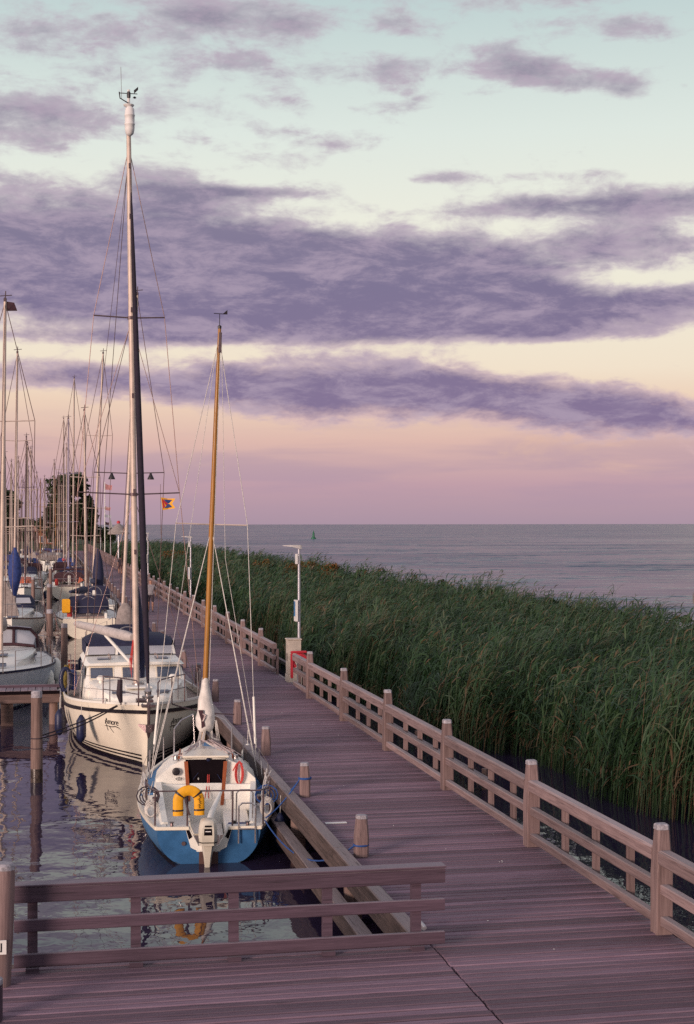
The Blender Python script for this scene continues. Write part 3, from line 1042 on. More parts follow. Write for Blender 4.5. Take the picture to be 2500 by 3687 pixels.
def reed_zone(y0, y1, per_m2, nleaf, wscale):
    n = int((y1 - y0) * 13 * per_m2)
    y = rng.uniform(y0, y1, n)
    fe = front_edge(y)
    be = 22.3 + 0.5 * np.sin(y * 0.13) + 0.6 * np.sin(y * 0.71)
    t = rng.uniform(0, 1, n)
    # more stems along the two edges that are seen
    t = np.where(rng.uniform(0, 1, n) < 0.20, t ** 3 * 0.35, t)
    x = fe + (be - fe) * t + rng.normal(0, 0.12, n)
    lf = lowf(x, y)
    keep = (lf > -0.42) | (rng.uniform(0, 1, n) < 0.30)
    x, y, lf, t = x[keep], y[keep], lf[keep], t[keep]
    n = len(x)
    clump = np.sin(x * 2.9 + 1.3 * np.sin(y * 1.7)) * np.sin(y * 2.3 + 1.1 * np.sin(x * 1.9))
    h = 2.22 + 0.62 * lf + 0.42 * clump + rng.normal(0, 0.20, n) - 0.55 * np.clip(1 - t * 7, 0, 1) * rng.uniform(0.2, 1.2, n)
    h = np.clip(h, 0.7, 3.3)
    lean = rng.uniform(0.10, 0.42, n)
    wind = rng.normal(0.12, 0.45, n)
    base = np.stack([x, y, np.full(n, WATER - 0.05)], 1)
    ld = np.stack([np.cos(wind) * lean * h, np.sin(wind) * lean * h, np.zeros(n)], 1)
    s_t = np.clip(0.38 + 0.26 * lf + 0.30 * clump + rng.normal(0, 0.17, n), 0, 0.80)
    s_t = np.where(rng.uniform(0, 1, n) < np.where(t < 0.12, 0.04, 0.008), rng.uniform(0.86, 1.0, n), s_t)
    P, W, T = [], [], []
    # stems
    K = 4
    ks = np.array([0, 0.4, 0.75, 1.0])
    C = base[:, None, :] + ld[:, None, :] * (ks ** 2)[None, :, None]
    C[:, :, 2] += h[:, None] * ks[None, :] * (1 - 0.12 * lean[:, None] * ks[None, :])
    wd = np.array([CO, -SI, 0.0])
    SW = np.broadcast_to(wd, (n, K, 3)) * (0.006 * wscale)
    P.append(C)
    W.append(SW * np.array([1.2, 1.0, 0.8, 0.4])[None, :, None])
    T.append(np.where(rng.uniform(0, 1, n) < 0.5, np.clip(s_t + 0.2, 0, 1), s_t))
    # leaves
    for q in range(nleaf):
        f = np.clip((q + rng.uniform(0, 1, n)) / nleaf * 0.86 + 0.14, 0, 1)
        B = base + ld * (f ** 2)[:, None]
        B[:, 2] += h * f
        az_ = wind + rng.normal(0, 0.8, n)
        L = rng.uniform(0.42, 0.80, n) * (0.75 + 0.35 * np.sin(PI * f)) * (1 + 0.12 * (wscale - 1))
        e = rng.uniform(0.55, 1.25, n)
        dr = rng.uniform(0.25, 0.75, n)
        pts = [B]
        for s in range(3):
            d = np.stack([np.cos(e) * np.cos(az_), np.cos(e) * np.sin(az_), np.sin(e)], 1)
            pts.append(pts[-1] + d * (L / 3)[:, None])
            e = e - dr
        C = np.stack(pts, 1)
        wv = np.stack([-np.sin(az_), np.cos(az_), rng.normal(0, 0.5, n)], 1)
        wv /= np.linalg.norm(wv, axis=1)[:, None]
        wl = rng.uniform(0.010, 0.023, n) * wscale
        Wk = wv[:, None, :] * wl[:, None, None] * np.array([0.6, 1.0, 0.8, 0.06])[None, :, None]
        P.append(C)
        W.append(Wk)
        tt = np.clip(s_t + rng.normal(0, 0.10, n), 0, 0.86)
        dead = (s_t > 0.86) | ((f < 0.42) & (t < 0.10) & (rng.uniform(0, 1, n) < 0.30)) | (rng.uniform(0, 1, n) < 0.012)
        T.append(np.where(dead, rng.uniform(0.88, 1.0, n), tt))
    # brown flower plumes on some stems
    pk = rng.uniform(0, 1, n) < 0.15
    m_ = int(pk.sum())
    B = base[pk] + ld[pk]
    B[:, 2] += (h * (1 - 0.12 * lean))[pk] - 0.05
    az_ = wind[pk] + rng.normal(0, 0.3, m_)
    e = rng.uniform(0.7, 1.3, m_)
    pts = [B]
    for s in range(3):
        d = np.stack([np.cos(e) * np.cos(az_), np.cos(e) * np.sin(az_), np.sin(e)], 1)
        pts.append(pts[-1] + d * 0.095)
        e = e - 0.35
    P.append(np.stack(pts, 1))
    wv = rng.normal(0, 1, (m_, 3))
    wv /= np.linalg.norm(wv, axis=1)[:, None]
    W.append(wv[:, None, :] * 0.022 * wscale * np.array([0.5, 1.0, 0.8, 0.1])[None, :, None])
    T.append(rng.uniform(0.86, 0.93, m_))
    return np.concatenate(P), np.concatenate(W), np.concatenate(T)


zs = [reed_zone(18, 76, 27, 9, 1.0), reed_zone(76, 150, 9, 8, 1.7), reed_zone(150, 286, 3.4, 7, 2.8)]
rm = strips_mesh('reeds', np.concatenate([z[0] for z in zs]), np.concatenate([z[1] for z in zs]), np.concatenate([z[2] for z in zs]), M_reed)
tag(link('reeds', rm), 'dense green windswept reed bed between walkway and open water', 'reeds', kind='stuff')


def leaf_cloud(centres, radii, n, size, tint_mu, m, name, flat=0.8):
    """n random leaf quads spread through ellipsoid clumps"""
    idx = rng.integers(0, len(centres), n)
    c = np.array(centres)[idx]
    r_ = np.array(radii)[idx]
    d = rng.normal(0, 1, (n, 3))
    d /= np.linalg.norm(d, axis=1)[:, None]
    rad = rng.uniform(0.35, 1.0, n) ** 0.6
    p = c + d * rad[:, None] * r_[:, None] * np.array([1, 1, flat])
    a = rng.normal(0, 1, (n, 3))
    a /= np.linalg.norm(a, axis=1)[:, None]
    b = np.cross(a, rng.normal(0, 1, (n, 3)))
    b /= np.linalg.norm(b, axis=1)[:, None]
    L = size * rng.uniform(0.6, 1.3, n)
    P = np.stack([p - a * L[:, None], p, p + a * L[:, None]], 1)
    W = b[:, None, :] * (L * 0.45)[:, None, None] * np.array([0.3, 1.0, 0.2])[None, :, None]
    T = np.clip(tint_mu + rng.normal(0, 0.22, n), 0, 1)
    return strips_mesh(name, P, W, T, m)


def tree(x, y, z0, h, rx, label, n=5200, seed=1):
    rr = random.Random(seed)
    t = empty('broadleaf_tree', (x, y, z0), label, 'tree', 'trees on the far shore')
    mb = MB()
    mb.tube([(0, 0, -0.5), (0.1, 0, h * 0.25), (-0.1, 0.1, h * 0.5), (0.1, 0, h * 0.8)], [0.42, 0.34, 0.24, 0.08], 8)
    cs, rs = [], []
    for k in range(44):
        a = rr.uniform(0, 2 * PI)
        u = rr.uniform(0.16, 0.92)
        prof = math.sin(PI * min(1, u * 0.86 + 0.12)) ** 0.6
        r_ = rx * prof * rr.uniform(0.35, 0.85)
        c = (r_ * math.cos(a), r_ * math.sin(a), h * u)
        cs.append(c)
        rs.append(rx * rr.uniform(0.24, 0.42))
        if k % 2 == 0:
            mb.tube([(0, 0, h * max(0.12, u - 0.25)), (c[0] * 0.5, c[1] * 0.5, h * (u - 0.08)), c], [0.16, 0.09, 0.03], 5)
    mb.build('trunk', M_bark, t, 60)
    link('crown', leaf_cloud(cs, rs, int(n * 1.8), 0.36, 0.42, M_treeleaf, 'crown'), t)
    return t


x, y = at_d(155, 285)
tree(x, y, 0.4, 14.0, 5.6, 'big dark broadleaf tree at the far end of the masts', 6500, 3)
x, y = at_d(196, 300)
tree(x, y, 0.4, 9.0, 2.6, 'narrower dark tree just right of the biggest far tree', 2600, 5)
x, y = at_d(8, 300)
tree(x, y, 0.4, 11.5, 3.8, 'far dark tree at the left picture edge behind the masts', 3600, 8)
for k, (px, D, h, r_, lab) in enumerate([(84, 330, 5.0, 4.0, 'low dark tree clump between the two far trees'),
                                         (52, 340, 5.5, 3.4, 'low far tree beside the left edge tree'),
                                         (232, 320, 3.6, 3.0, 'small round far bush at the shore end by the sea')]):
    x, y = at_d(px, D)
    tree(x, y, 0.4, h, r_, lab, 1600, 20 + k)

# autumn shrubs growing in the reeds
SHR = [(690, 1287, 1.45, 1.4, 'rusty orange shrub in the reeds behind the near lamp post'),
       (745, 1302, 1.35, 1.1, 'smaller orange shrub in reeds just right of the rusty one'),
       (600, 1284, 1.30, 1.0, 'faint orange-brown shrub in reeds left of the near lamp post'),
       (385, 1262, 1.40, 1.4, 'orange-tinted shrub in the far reeds right of the dark furled sail')]
for k, (px, py, zt, r_, lab) in enumerate(SHR):
    x, y = at(px, py, zt)
    t = empty('autumn_shrub', (x, y, WATER), lab, 'shrub', 'autumn shrubs in the reeds')
    mb = MB()
    cs, rs = [], []
    for q in range(9):
        a = random.uniform(0, 2 * PI)
        rr = r_ * random.uniform(0.1, 0.8)
        c = (rr * math.cos(a), rr * math.sin(a), 1.65 + random.uniform(0.1, 1.1))
        cs.append(c)
        rs.append(random.uniform(0.28, 0.5) * r_)
        mb.tube([(0, 0, 0), (c[0] * 0.5, c[1] * 0.5, 1.0), c], [0.03, 0.02, 0.008], 5)
    mb.build('stem', M_bark, t)
    link('crown', leaf_cloud(cs, rs, 1300 if k < 4 else 700, 0.10, 0.50, M_shrub, 'crown'), t)


# leafy thickets that break the reed skyline
M_thicket = leaf_mat('thicket_leaf', [(0.0, (0.012, 0.028, 0.012)), (0.5, (0.030, 0.060, 0.022)), (1.0, (0.060, 0.085, 0.035))])
THK = [(560, 1258, 1.70, 1.8), (815, 1287, 1.75, 2.2), (975, 1318, 1.60, 1.9), (1110, 1330, 1.5, 1.9), (1245, 1352, 1.55, 1.9), (1350, 1378, 1.45, 1.7), (1520, 1400, 1.5, 1.6)]
for k, (px, py, zt, r_) in enumerate(THK):
    x, y = at(px, py, zt)
    t = empty('leafy_thicket', (x, y, WATER), 'dark leafy thicket on the reed skyline, %s from the left' % ORD[k], 'thicket', 'thickets on the reed skyline')
    mb = MB()
    cs, rs = [], []
    for q in range(22):
        a = random.uniform(0, 2 * PI)
        rr = r_ * random.uniform(0.0, 1.25)
        c = (rr * math.cos(a), rr * math.sin(a), (zt - WATER) * random.uniform(0.45, 0.98) * (1 - 0.18 * (rr / r_) ** 2))
        cs.append(c)
        rs.append(random.uniform(0.18, 0.42))
        if q % 2:
            mb.tube([(c[0] * 0.3, c[1] * 0.3, 0), (c[0] * 0.7, c[1] * 0.7, c[2] * 0.5), c], [0.03, 0.02, 0.008], 5)
    mb.build('stem', M_bark, t)
    link('crown', leaf_cloud(cs, rs, 2600, 0.085, 0.5, M_thicket, 'crown'), t)


# ================================================================== BOATS
class Hull:
    """yacht hull: s runs aft from the bow; dirn +1 = bow points to +Y, -1 = bow points at the camera"""
    def __init__(self, L, B, smax, bow_exp, stern_half, fb, zk=-0.35, rake=0.5, qb=0.62, qm=0.28, dirn=1, stern_exp=1.8, zks=None):
        self.zks = zk if zks is None else zks
        self.L, self.B, self.smax, self.be, self.sh = L, B, smax, bow_exp, stern_half
        self.fb, self.zk, self.rake, self.qb, self.qm, self.d, self.se = fb, zk, rake, qb, qm, dirn, stern_exp

    def b(self, s):
        h = self.B / 2
        if s <= self.smax:
            return h * (1 - (1 - max(0, s) / self.smax) ** self.be)
        u = (s - self.smax) / (self.L - self.smax)
        return h - (h - self.sh) * u ** self.se

    def sheer(self, s):
        t = s / self.L
        f0, f1, f2 = self.fb
        return f0 + (4 * f1 - 3 * f0 - f2) * t + (2 * f0 + 2 * f2 - 4 * f1) * t * t

    def keel(self, s):
        t = max(0.0, (s / self.L - 0.5) / 0.5)
        return self.zk + (self.zks - self.zk) * t * t

    def q(self, s):
        t = min(1, s / (self.L * 0.55))
        return self.qb + (self.qm - self.qb) * t

    def pt(self, s, z, off=0.0):
        sh = self.sheer(s)
        zk = self.keel(s)
        zr = max(0.0, min(1.0, (z - zk) / (sh - zk)))
        p = self.q(s)
        x = self.b(s) * (1 - (1 - zr) ** p) ** (1 / p)
        t = s / self.L
        yy = s + self.rake * (1 - zr) * (1 - t) ** 3
        return (x + off, self.d * (self.L / 2 - yy), z)

    def y(self, s):
        return self.d * (self.L / 2 - s)

    def stations(self, n=22):
        return [self.L * (i / n) ** 1.25 for i in range(n + 1)]

    def hull(self, transom=True, n=22, nz=9):
        mb = MB()
        S = self.stations(n)
        rows = []
        for s in S:
            sh = self.sheer(s)
            zk = self.keel(s)
            zs_ = [zk + (sh - zk) * (k / nz) ** 1.7 for k in range(nz + 1)]
            half = [self.pt(s, z) for z in zs_]
            ring = [(-p[0], p[1], p[2]) for p in reversed(half)] + half[1:]
            rows.append(ring)
        mb.loft(rows, closed=False)
        if transom:
            o = len(mb.v) - len(rows[-1])
            mb.f.append(tuple(range(o, o + len(rows[-1]))))
        return mb

    def strip(self, s0, s1, za, zb, off=0.006, n=24, rel=True, thick=0.0):
        """band round the hull between two heights (below the sheer when rel)"""
        mb = MB()
        S = [s0 + (s1 - s0) * (i / n) ** 1.2 for i in range(n + 1)]
        for sgn in (-1, 1):
            rows = []
            for s in S:
                sh = self.sheer(s)
                a, b_ = (sh + za, sh + zb) if rel else (za, zb)
                p, q = self.pt(s, a), self.pt(s, b_)
                o = off
                rows.append([(sgn * (p[0] - 0.02), p[1] - self.d * 0, p[2]), (sgn * (p[0] + o), p[1], p[2]), (sgn * (q[0] + o), q[1], q[2]), (sgn * (q[0] - 0.02), q[1], q[2])])
            mb.loft(rows)
        return mb

    def deck(self, drop=0.04, camber=0.05, s0=0.0, s1=None, n=16, inset=0.012):
        mb = MB()
        s1 = s1 or self.L
        rows = []
        for i in range(n + 1):
            s = s0 + (s1 - s0) * i / n
            z = self.sheer(s) - drop
            x = max(0.0, self.pt(s, z)[0] - inset)
            yy = self.pt(s, z)[1]
            rows.append([(x * u, yy, z + camber * (1 - u * u)) for u in (-1, -0.5, 0, 0.5, 1)])
        mb.loft(rows, closed=False)
        return mb


def rig_points(hull, s, h=0.0, inset=0.06):
    return hull.b(s) - inset, hull.y(s), hull.sheer(s) + h


def stanchions(root, hull, ss, h=0.6, r_=0.012, mt=None, wires=(1.0, 0.5), inset=0.08, name='stanchion', one_mesh=False):
    mt = mt or M_steel
    big = MB()
    for sgn in (-1, 1):
        for s in ss:
            x, y_, z = hull.b(s) - inset, hull.y(s), hull.sheer(s) - 0.05
            m_ = big if one_mesh else MB()
            m_.tube([(sgn * x, y_, z), (sgn * x, y_, z + h + 0.05)], r_, 6)
            if not one_mesh:
                m_.build(name, mt, root)
        for w in wires:
            pts = [(sgn * (hull.b(s) - inset), hull.y(s), hull.sheer(s) + h * w) for s in ss]
            if len(pts) > 1:
                if one_mesh:
                    big.tube(pts, 0.005, 4)
                else:
                    MB().tube(pts, 0.005, 4).build('lifeline', M_wire, root)
    if one_mesh:
        big.build('guard_rail', mt, root)


def fender(mb, p, h=0.55, r_=0.11):
    x, y_, z = p
    mb.lathe([(0.02, z - 0.04), (r_ * 0.55, z), (r_, z + r_ * 0.8), (r_, z + h - r_ * 0.8), (r_ * 0.55, z + h), (0.03, z + h + 0.05)], 12, (x, y_, 0))


def sag(p, q, dip=0.2, n=10):
    p, q = Vector(p), Vector(q)
    return [p.lerp(q, i / n) - Vector((0, 0, dip * 4 * (i / n) * (1 - i / n))) for i in range(n + 1)]


# ------------------------------------------------------------------ the blue day-sailer
B1R = R(-4.8)
B1X, B1Y = 2.63 - 3.7 * math.sin(B1R), 25.2 + 3.7 * math.cos(B1R)
b1 = empty('blue_sailboat', (B1X, B1Y, WATER), 'small blue-hulled sailboat with golden mast and open white cockpit, nearest boat', 'sailboat')
b1.rotation_euler = (0, R(0.6), B1R)


def b1w(x, yl):
    """boat-local x, y -> world"""
    return (B1X + x * math.cos(B1R) - yl * math.sin(B1R), B1Y + x * math.sin(B1R) + yl * math.cos(B1R))

H1 = Hull(7.4, 2.48, 4.7, 2.3, 0.87, (0.98, 0.70, 0.60), zk=-0.30, rake=0.9, qb=1.25, qm=2.3, zks=-0.10)
L1 = 7.4


def y1(a):          # distance forward of the transom -> local y
    return a - L1 / 2


H1.hull(transom=False).build('hull', M_blue, b1, 50)
H1.strip(0.5, L1, -0.06, 0.035, 0.004, rel=False).build('waterline_growth', mat('waterline_growth', (0.06, 0.07, 0.05), 0.8, var=0.4, scale=20), b1)
# transom with the motor notch
sh = H1.sheer(L1)
half = [H1.pt(L1, H1.keel(L1) + (sh - H1.keel(L1)) * (k / 12) ** 1.7) for k in range(13)]
ring = [(-p[0], p[1], p[2]) for p in reversed(half)] + half[1:]
ring += [(0.34, ring[0][1], sh), (0.20, ring[0][1], 0.30), (-0.20, ring[0][1], 0.30), (-0.34, ring[0][1], sh)]
MB().poly(ring, (0, 0.05, 0)).build('transom', M_blue, b1)
ty = ring[0][1]
nt_ = MB()
nt_.poly([(-0.40, ty - 0.014, sh + 0.012), (-0.335, ty - 0.014, sh + 0.012), (-0.175, ty - 0.014, 0.31), (-0.20, ty - 0.014, 0.22), (-0.30, ty - 0.014, 0.27)], (0, 0.10, 0))
nt_.poly([(0.40, ty - 0.014, sh + 0.012), (0.335, ty - 0.014, sh + 0.012), (0.175, ty - 0.014, 0.31), (0.20, ty - 0.014, 0.22), (0.30, ty - 0.014, 0.27)], (0, 0.10, 0))
nt_.box(-0.20, 0.20, ty - 0.016, ty + 0.07, 0.20, 0.30)
nt_.build('motor_well', M_white, b1)
for sx in (-1, 1):
    MB().poly([(sx * 0.33, ty - 0.022, sh - 0.03), (sx * 0.38, ty - 0.022, sh - 0.04), (sx * 0.33, ty - 0.022, sh - 0.19), (sx * 0.275, ty - 0.022, sh - 0.15)], (0, 0.006, 0)).build('vent', M_dark, b1)
# cream rubbing strake along the sheer
H1.strip(0.02, L1, -0.035, 0.022, 0.03).build('rubbing_strake', M_cream, b1)
MB().box(-0.885, -0.335, ty - 0.03, ty + 0.03, sh - 0.035, sh + 0.02, 0.006).build('transom_strake', M_cream, b1)
MB().box(0.335, 0.885, ty - 0.03, ty + 0.03, sh - 0.035, sh + 0.02, 0.006).build('transom_strake', M_cream, b1)
# side decks and fore deck
CK0, CK1 = 0.30, 2.78      # cockpit from / to (m forward of transom)
fd = H1.deck(0.012, 0.05, 0.05, L1 - CK1)
fd.build('fore_deck', M_blue_lt, b1, 50)
sdk = MB()
for sgn in (-1, 1):
    rows = []
    for i in range(9):
        a = 0.0 + CK1 * i / 8
        s = L1 - a
        xo = H1.b(s) - 0.012
        xi = 0.70 + 0.16 * (a / CK1)
        z = H1.sheer(s) - 0.012
        rows.append([(sgn * xo, y1(a), z), (sgn * xi, y1(a), z + 0.015)])
    sdk.loft(rows, closed=False)
for sgn in (-1, 1):
    sdk.box(min(sgn * 0.32, sgn * 0.70), max(sgn * 0.32, sgn * 0.70), y1(0.05), y1(CK0), 0.45, sh - 0.004)
sdk.build('side_deck', M_white2, b1)
# coamings
for sgn in (-1, 1):
    rows = []
    for i in range(7):
        a = 0.32 + (CK1 - 0.32) * i / 6
        xi = 0.70 + 0.16 * (a / CK1)
        zt = 0.64 + 0.26 * (i / 6) ** 1.2
        rows.append([(sgn * (xi - 0.02), y1(a), 0.38), (sgn * (xi - 0.03), y1(a), zt), (sgn * (xi + 0.07), y1(a), zt), (sgn * (xi + 0.11), y1(a), 0.58)])
    MB().loft(rows).build('coaming', M_white, b1, 30)
# seats, well, floor
for sgn in (-1, 1):
    a_, c_ = sorted((sgn * 0.31, sgn * 0.76))
    MB().box(a_, c_, y1(CK0), y1(CK1), 0.16, 0.40, 0.02).build('seat', M_white2, b1)
MB().box(-0.30, 0.30, y1(0.06), y1(CK1), 0.08, 0.14).build('cockpit_floor', M_white2, b1)
for k in range(7):
    x = -0.27 + 0.09 * k
    MB().box(x - 0.034, x + 0.034, y1(0.25), y1(1.5), 0.145, 0.165).build('floor_slat', M_teakdk, b1)
# cabin: raked after bulkhead and rounded roof
cab_sec = []
for a, hw, hb, zt in ((2.80, 0.98, 0.0, 1.34), (3.6, 0.98, 0, 1.36), (4.5, 0.86, 0, 1.31), (5.3, 0.62, 0, 1.18), (5.75, 0.42, 0, 1.0)):
    yb = y1(a)
    zb = H1.sheer(L1 - a) - 0.03
    rake_ = 0.06 if a < 3 else 0
    prof = [(-hw, zb), (-hw * 0.94, zb + (zt - zb) * 0.45), (-hw * 0.66, zb + (zt - zb) * 0.80), (-hw * 0.36, zt - 0.025), (0, zt),
            (hw * 0.36, zt - 0.025), (hw * 0.66, zb + (zt - zb) * 0.80), (hw * 0.94, zb + (zt - zb) * 0.45), (hw, zb)]
    cab_sec.append([(x, yb + rake_ * (z - zb), z) for x, z in prof])
MB().loft(cab_sec).build('cabin', M_white, b1, 40)
MB().box(-0.93, 0.93, y1(2.70), y1(2.795), 0.10, 0.86, 0.01).build('bridge_deck', M_white2, b1)
# companionway: dark opening, teak posts, wash board
yb = y1(2.775)
MB().poly([(-0.335, yb + 0.004, 0.66), (0.315, yb + 0.004, 0.66), (0.37, yb + 0.004, 1.31), (-0.385, yb + 0.004, 1.31)], (0, 0.02, 0)).build('companionway', M_dark, b1)
MB().poly([(-0.41, yb - 0.03, 1.28), (-0.34, yb - 0.03, 1.28), (-0.285, yb - 0.125, 0.56), (-0.345, yb - 0.125, 0.56)], (0, 0.03, 0)).build('door_post', M_teak, b1)
MB().poly([(0.395, yb - 0.03, 1.28), (0.325, yb - 0.03, 1.28), (0.27, yb - 0.125, 0.48), (0.33, yb - 0.125, 0.48)], (0, 0.03, 0)).build('door_post', M_teak, b1)
MB().poly([(-0.315, yb - 0.06, 0.46), (0.29, yb - 0.06, 0.46), (0.315, yb - 0.06, 0.88), (-0.34, yb - 0.06, 0.88)], (0, 0.03, 0)).build('wash_board', M_white2, b1)
MB().box(-0.16, 0.11, yb - 0.085, yb - 0.065, 0.55, 0.80, 0.006).build('hatch_panel', M_white, b1)
MB().box(0.34, 0.46, yb - 0.10, yb - 0.087, 0.58, 0.73, 0.004).build('instrument', M_signw, b1)
MB().box(-0.44, 0.42, y1(2.74), y1(3.6), 1.345, 1.385, 0.012).build('sliding_hatch', M_cream, b1)
cmp_ = MB().lathe([(0.075, 0), (0.072, 0.03), (0.05, 0.04)], 16)
c_o = cmp_.build('compass', M_black, b1, 40)
c_o.location = (-0.555, yb + 0.005, 1.09)
c_o.rotation_euler = (R(90), 0, 0)
# small emblem under the compass
em = MB()
em.tube([(-0.055 * math.cos(a), yb - 0.0, 0.955 + 0.026 * math.sin(a)) for a in [2 * PI * k / 12 for k in range(13)]], 0.004, 4)
em.tube([(-0.07, yb, 0.955), (0.07, yb, 0.955)], 0.004, 4)
em.tube([(0, yb, 0.92), (0, yb, 1.0)], 0.004, 4)
eo = em.build('emblem', M_black, b1)
eo.location = (-0.50, -0.004, 0)
# grab rails and winches on the roof
for sx in (-1, 1):
    MB().tube([(sx * 0.50, y1(2.95), 1.30), (sx * 0.50, y1(2.99), 1.37), (sx * 0.48, y1(3.7), 1.37), (sx * 0.48, y1(3.75), 1.30)], 0.014, 6).build('grab_rail', M_teak, b1)
    MB().lathe([(0.06, 0), (0.045, 0.03), (0.05, 0.09), (0.04, 0.10)], 12, (sx * 0.56, y1(2.98), 1.27)).build('winch', M_steel, b1, 40)
    MB().lathe([(0.07, 0), (0.05, 0.03), (0.055, 0.11), (0.045, 0.12)], 12, (sx * 0.92, y1(1.7), 0.70)).build('winch', M_dsteel, b1, 40)
# red line coil on the bulkhead
rc = MB()
for k in range(3):
    rc.tube([(0.62 + 0.10 * math.sin(t) * (0.6 + 0.2 * k) * 0.8, yb - 0.012 - 0.006 * k, 1.05 + 0.20 * math.cos(t)) for t in [2 * PI * q / 14 for q in range(15)]], 0.011, 5)
rc.tube([(0.5, yb - 0.03, 1.10), (0.56, yb - 0.02, 1.22), (0.62, yb - 0.02, 1.28), (0.68, yb - 0.02, 1.22)], 0.012, 5)
rc.build('red_line', M_redrope, b1)
# tangled roof lines
ln = MB()
for k in range(6):
    p0 = (random.uniform(-0.7, -0.4), y1(3.0) + random.uniform(0, 0.4), 1.33)
    ln.tube([p0, (p0[0] + random.uniform(0.1, 0.3), p0[1] + random.uniform(-.2, .3), 1.38), (random.uniform(-0.2, 0.1), y1(4.4), 1.45)], 0.009, 5)
    p0 = (random.uniform(0.4, 0.7), y1(3.0) + random.uniform(0, 0.4), 1.33)
    ln.tube([p0, (p0[0] - random.uniform(0.0, 0.2), p0[1] + random.uniform(-.2, .3), 1.40), (random.uniform(-0.1, 0.2), y1(4.4), 1.45)], 0.009, 5)
ln.build('halyard_tails', M_pinkrope, b1)

# push-pit
zr = 1.20
pr = MB()
pr.tube([(-1.08, y1(1.3), 1.16), (-0.98, y1(0.35), zr), (-0.86, y1(0.10), zr), (0.86, y1(0.10), zr), (1.0, y1(0.35), zr), (1.1, y1(1.3), 1.16)], 0.014, 6)
pr.build('stern_rail', M_dsteel, b1, 50)
for x, a in ((-0.90, 0.12), (-0.36, 0.10), (0.40, 0.10), (0.92, 0.12), (-1.08, 1.3), (1.1, 1.3)):
    MB().tube([(x, y1(a), 0.56), (x, y1(a), 1.20)], 0.016, 6).build('rail_post', M_dsteel, b1, 50)
# stanchions + lifelines
stanchions(b1, H1, [6.0, 4.6, 3.2, 2.0], 0.56, 0.013, M_steel, (1.0,))
# pulpit
pp = MB()
for sgn in (-1, 1):
    pp.tube([(sgn * 0.60, y1(6.15), 0.85), (sgn * 0.60, y1(6.2), 1.42), (sgn * 0.46, y1(6.5), 1.56), (sgn * 0.20, y1(7.2), 1.60), (sgn * 0.16, y1(7.25), 0.95)], 0.017, 6)
pp.build('pulpit', M_steel, b1, 50)
# ladder folded on the transom, right
ld_, ld2 = MB(), MB()
for x in (0.50, 0.78):
    ld_.tube([(x, y1(0.02), 0.95), (x, y1(-0.03), 0.92), (x, y1(-0.06), 0.34)], 0.015, 6)
    ld2.tube([(x - 0.02, y1(0.55), 0.42), (x - 0.02, y1(0.45), 1.10)], 0.013, 6)
ld_.tube([(0.50, y1(0.02), 0.95), (0.56, y1(0.02), 1.0), (0.72, y1(0.02), 1.0), (0.78, y1(0.02), 0.95)], 0.015, 6)
ld2.tube([(0.48, y1(0.45), 1.10), (0.54, y1(0.45), 1.15), (0.70, y1(0.45), 1.15), (0.76, y1(0.45), 1.10)], 0.013, 6)
ld_.tube([(0.50, y1(-0.05), 0.58), (0.78, y1(-0.05), 0.58)], 0.015, 6)
ld_.build('boarding_ladder', M_steel, b1, 50)
ld2.build('folding_frame', M_steel, b1, 50)
# tiller in its white sleeve
MB().tube([(-0.02, y1(0.15), 0.58), (0.06, y1(0.5), 0.74), (0.24, y1(1.45), 0.94)], [0.055, 0.06, 0.028], 10).build('tiller', M_white, b1, 50)
MB().box(-0.16, 0.16, ty - 0.05, ty - 0.018, -0.35, 0.20, 0.01).build('rudder_board', mat('rudder_brown', (0.10, 0.05, 0.045), 0.6), b1)
# outboard
ob = empty('outboard', (-0.02, ty - 0.22, 0.06), None)
ob.scale = (0.9, 0.9, 0.9)
ob.parent = b1


def rrect(hw, hd, z, c=0.35, y0=0.0):
    p = []
    for sx, sy in ((1, 1), (-1, 1), (-1, -1), (1, -1)):
        a, b_ = (hw, hd * (1 - c)), (hw * (1 - c), hd)
        if sx * sy > 0:
            p += [(sx * a[0], y0 + sy * a[1], z), (sx * b_[0], y0 + sy * b_[1], z)]
        else:
            p += [(sx * b_[0], y0 + sy * b_[1], z), (sx * a[0], y0 + sy * a[1], z)]
    return p


cw = MB().loft([rrect(0.165, 0.22, 0.42), rrect(0.175, 0.235, 0.52), rrect(0.165, 0.225, 0.66), rrect(0.135, 0.19, 0.78), rrect(0.09, 0.13, 0.81)])
cwo = cw.build('cowl', M_greycow, ob, 50)
MB().loft([rrect(0.178, 0.238, 0.405), rrect(0.178, 0.238, 0.418)]).build('cowl_seam', M_black, ob)
MB().loft([rrect(0.166, 0.222, 0.355), rrect(0.166, 0.222, 0.404)]).build('lower_cowl', M_greycow, ob, 50)
MB().loft([rrect(0.12, 0.15, 0.355, 0.35), rrect(0.075, 0.11, 0.12, 0.35), rrect(0.05, 0.085, -0.10, 0.35), rrect(0.045, 0.08, -0.30, 0.35)]).build('leg', M_greycow, ob, 50)
MB().loft([[(-0.07, -0.222, 0.67), (0.07, -0.222, 0.67), (0.075, -0.232, 0.55), (-0.075, -0.232, 0.55)], [(-0.07, -0.227, 0.67), (0.07, -0.227, 0.67), (0.075, -0.238, 0.55), (-0.075, -0.238, 0.55)]]).build('badge', M_dark, cwo)
MB().poly([(-0.05, -0.240, 0.63), (0.05, -0.240, 0.63), (0.05, -0.243, 0.615), (-0.05, -0.243, 0.615)], (0, -0.003, 0)).build('badge_stripe', M_signw, cwo)
MB().poly([(-0.06, -0.216, 0.73), (0.06, -0.216, 0.73), (0.065, -0.224, 0.70), (-0.065, -0.224, 0.70)], (0, -0.006, 0)).build('intake', M_dark, cwo)
MB().box(-0.11, 0.11, 0.12, 0.235, 0.18, 0.52, 0.01).build('clamp_bracket', M_white2, ob)
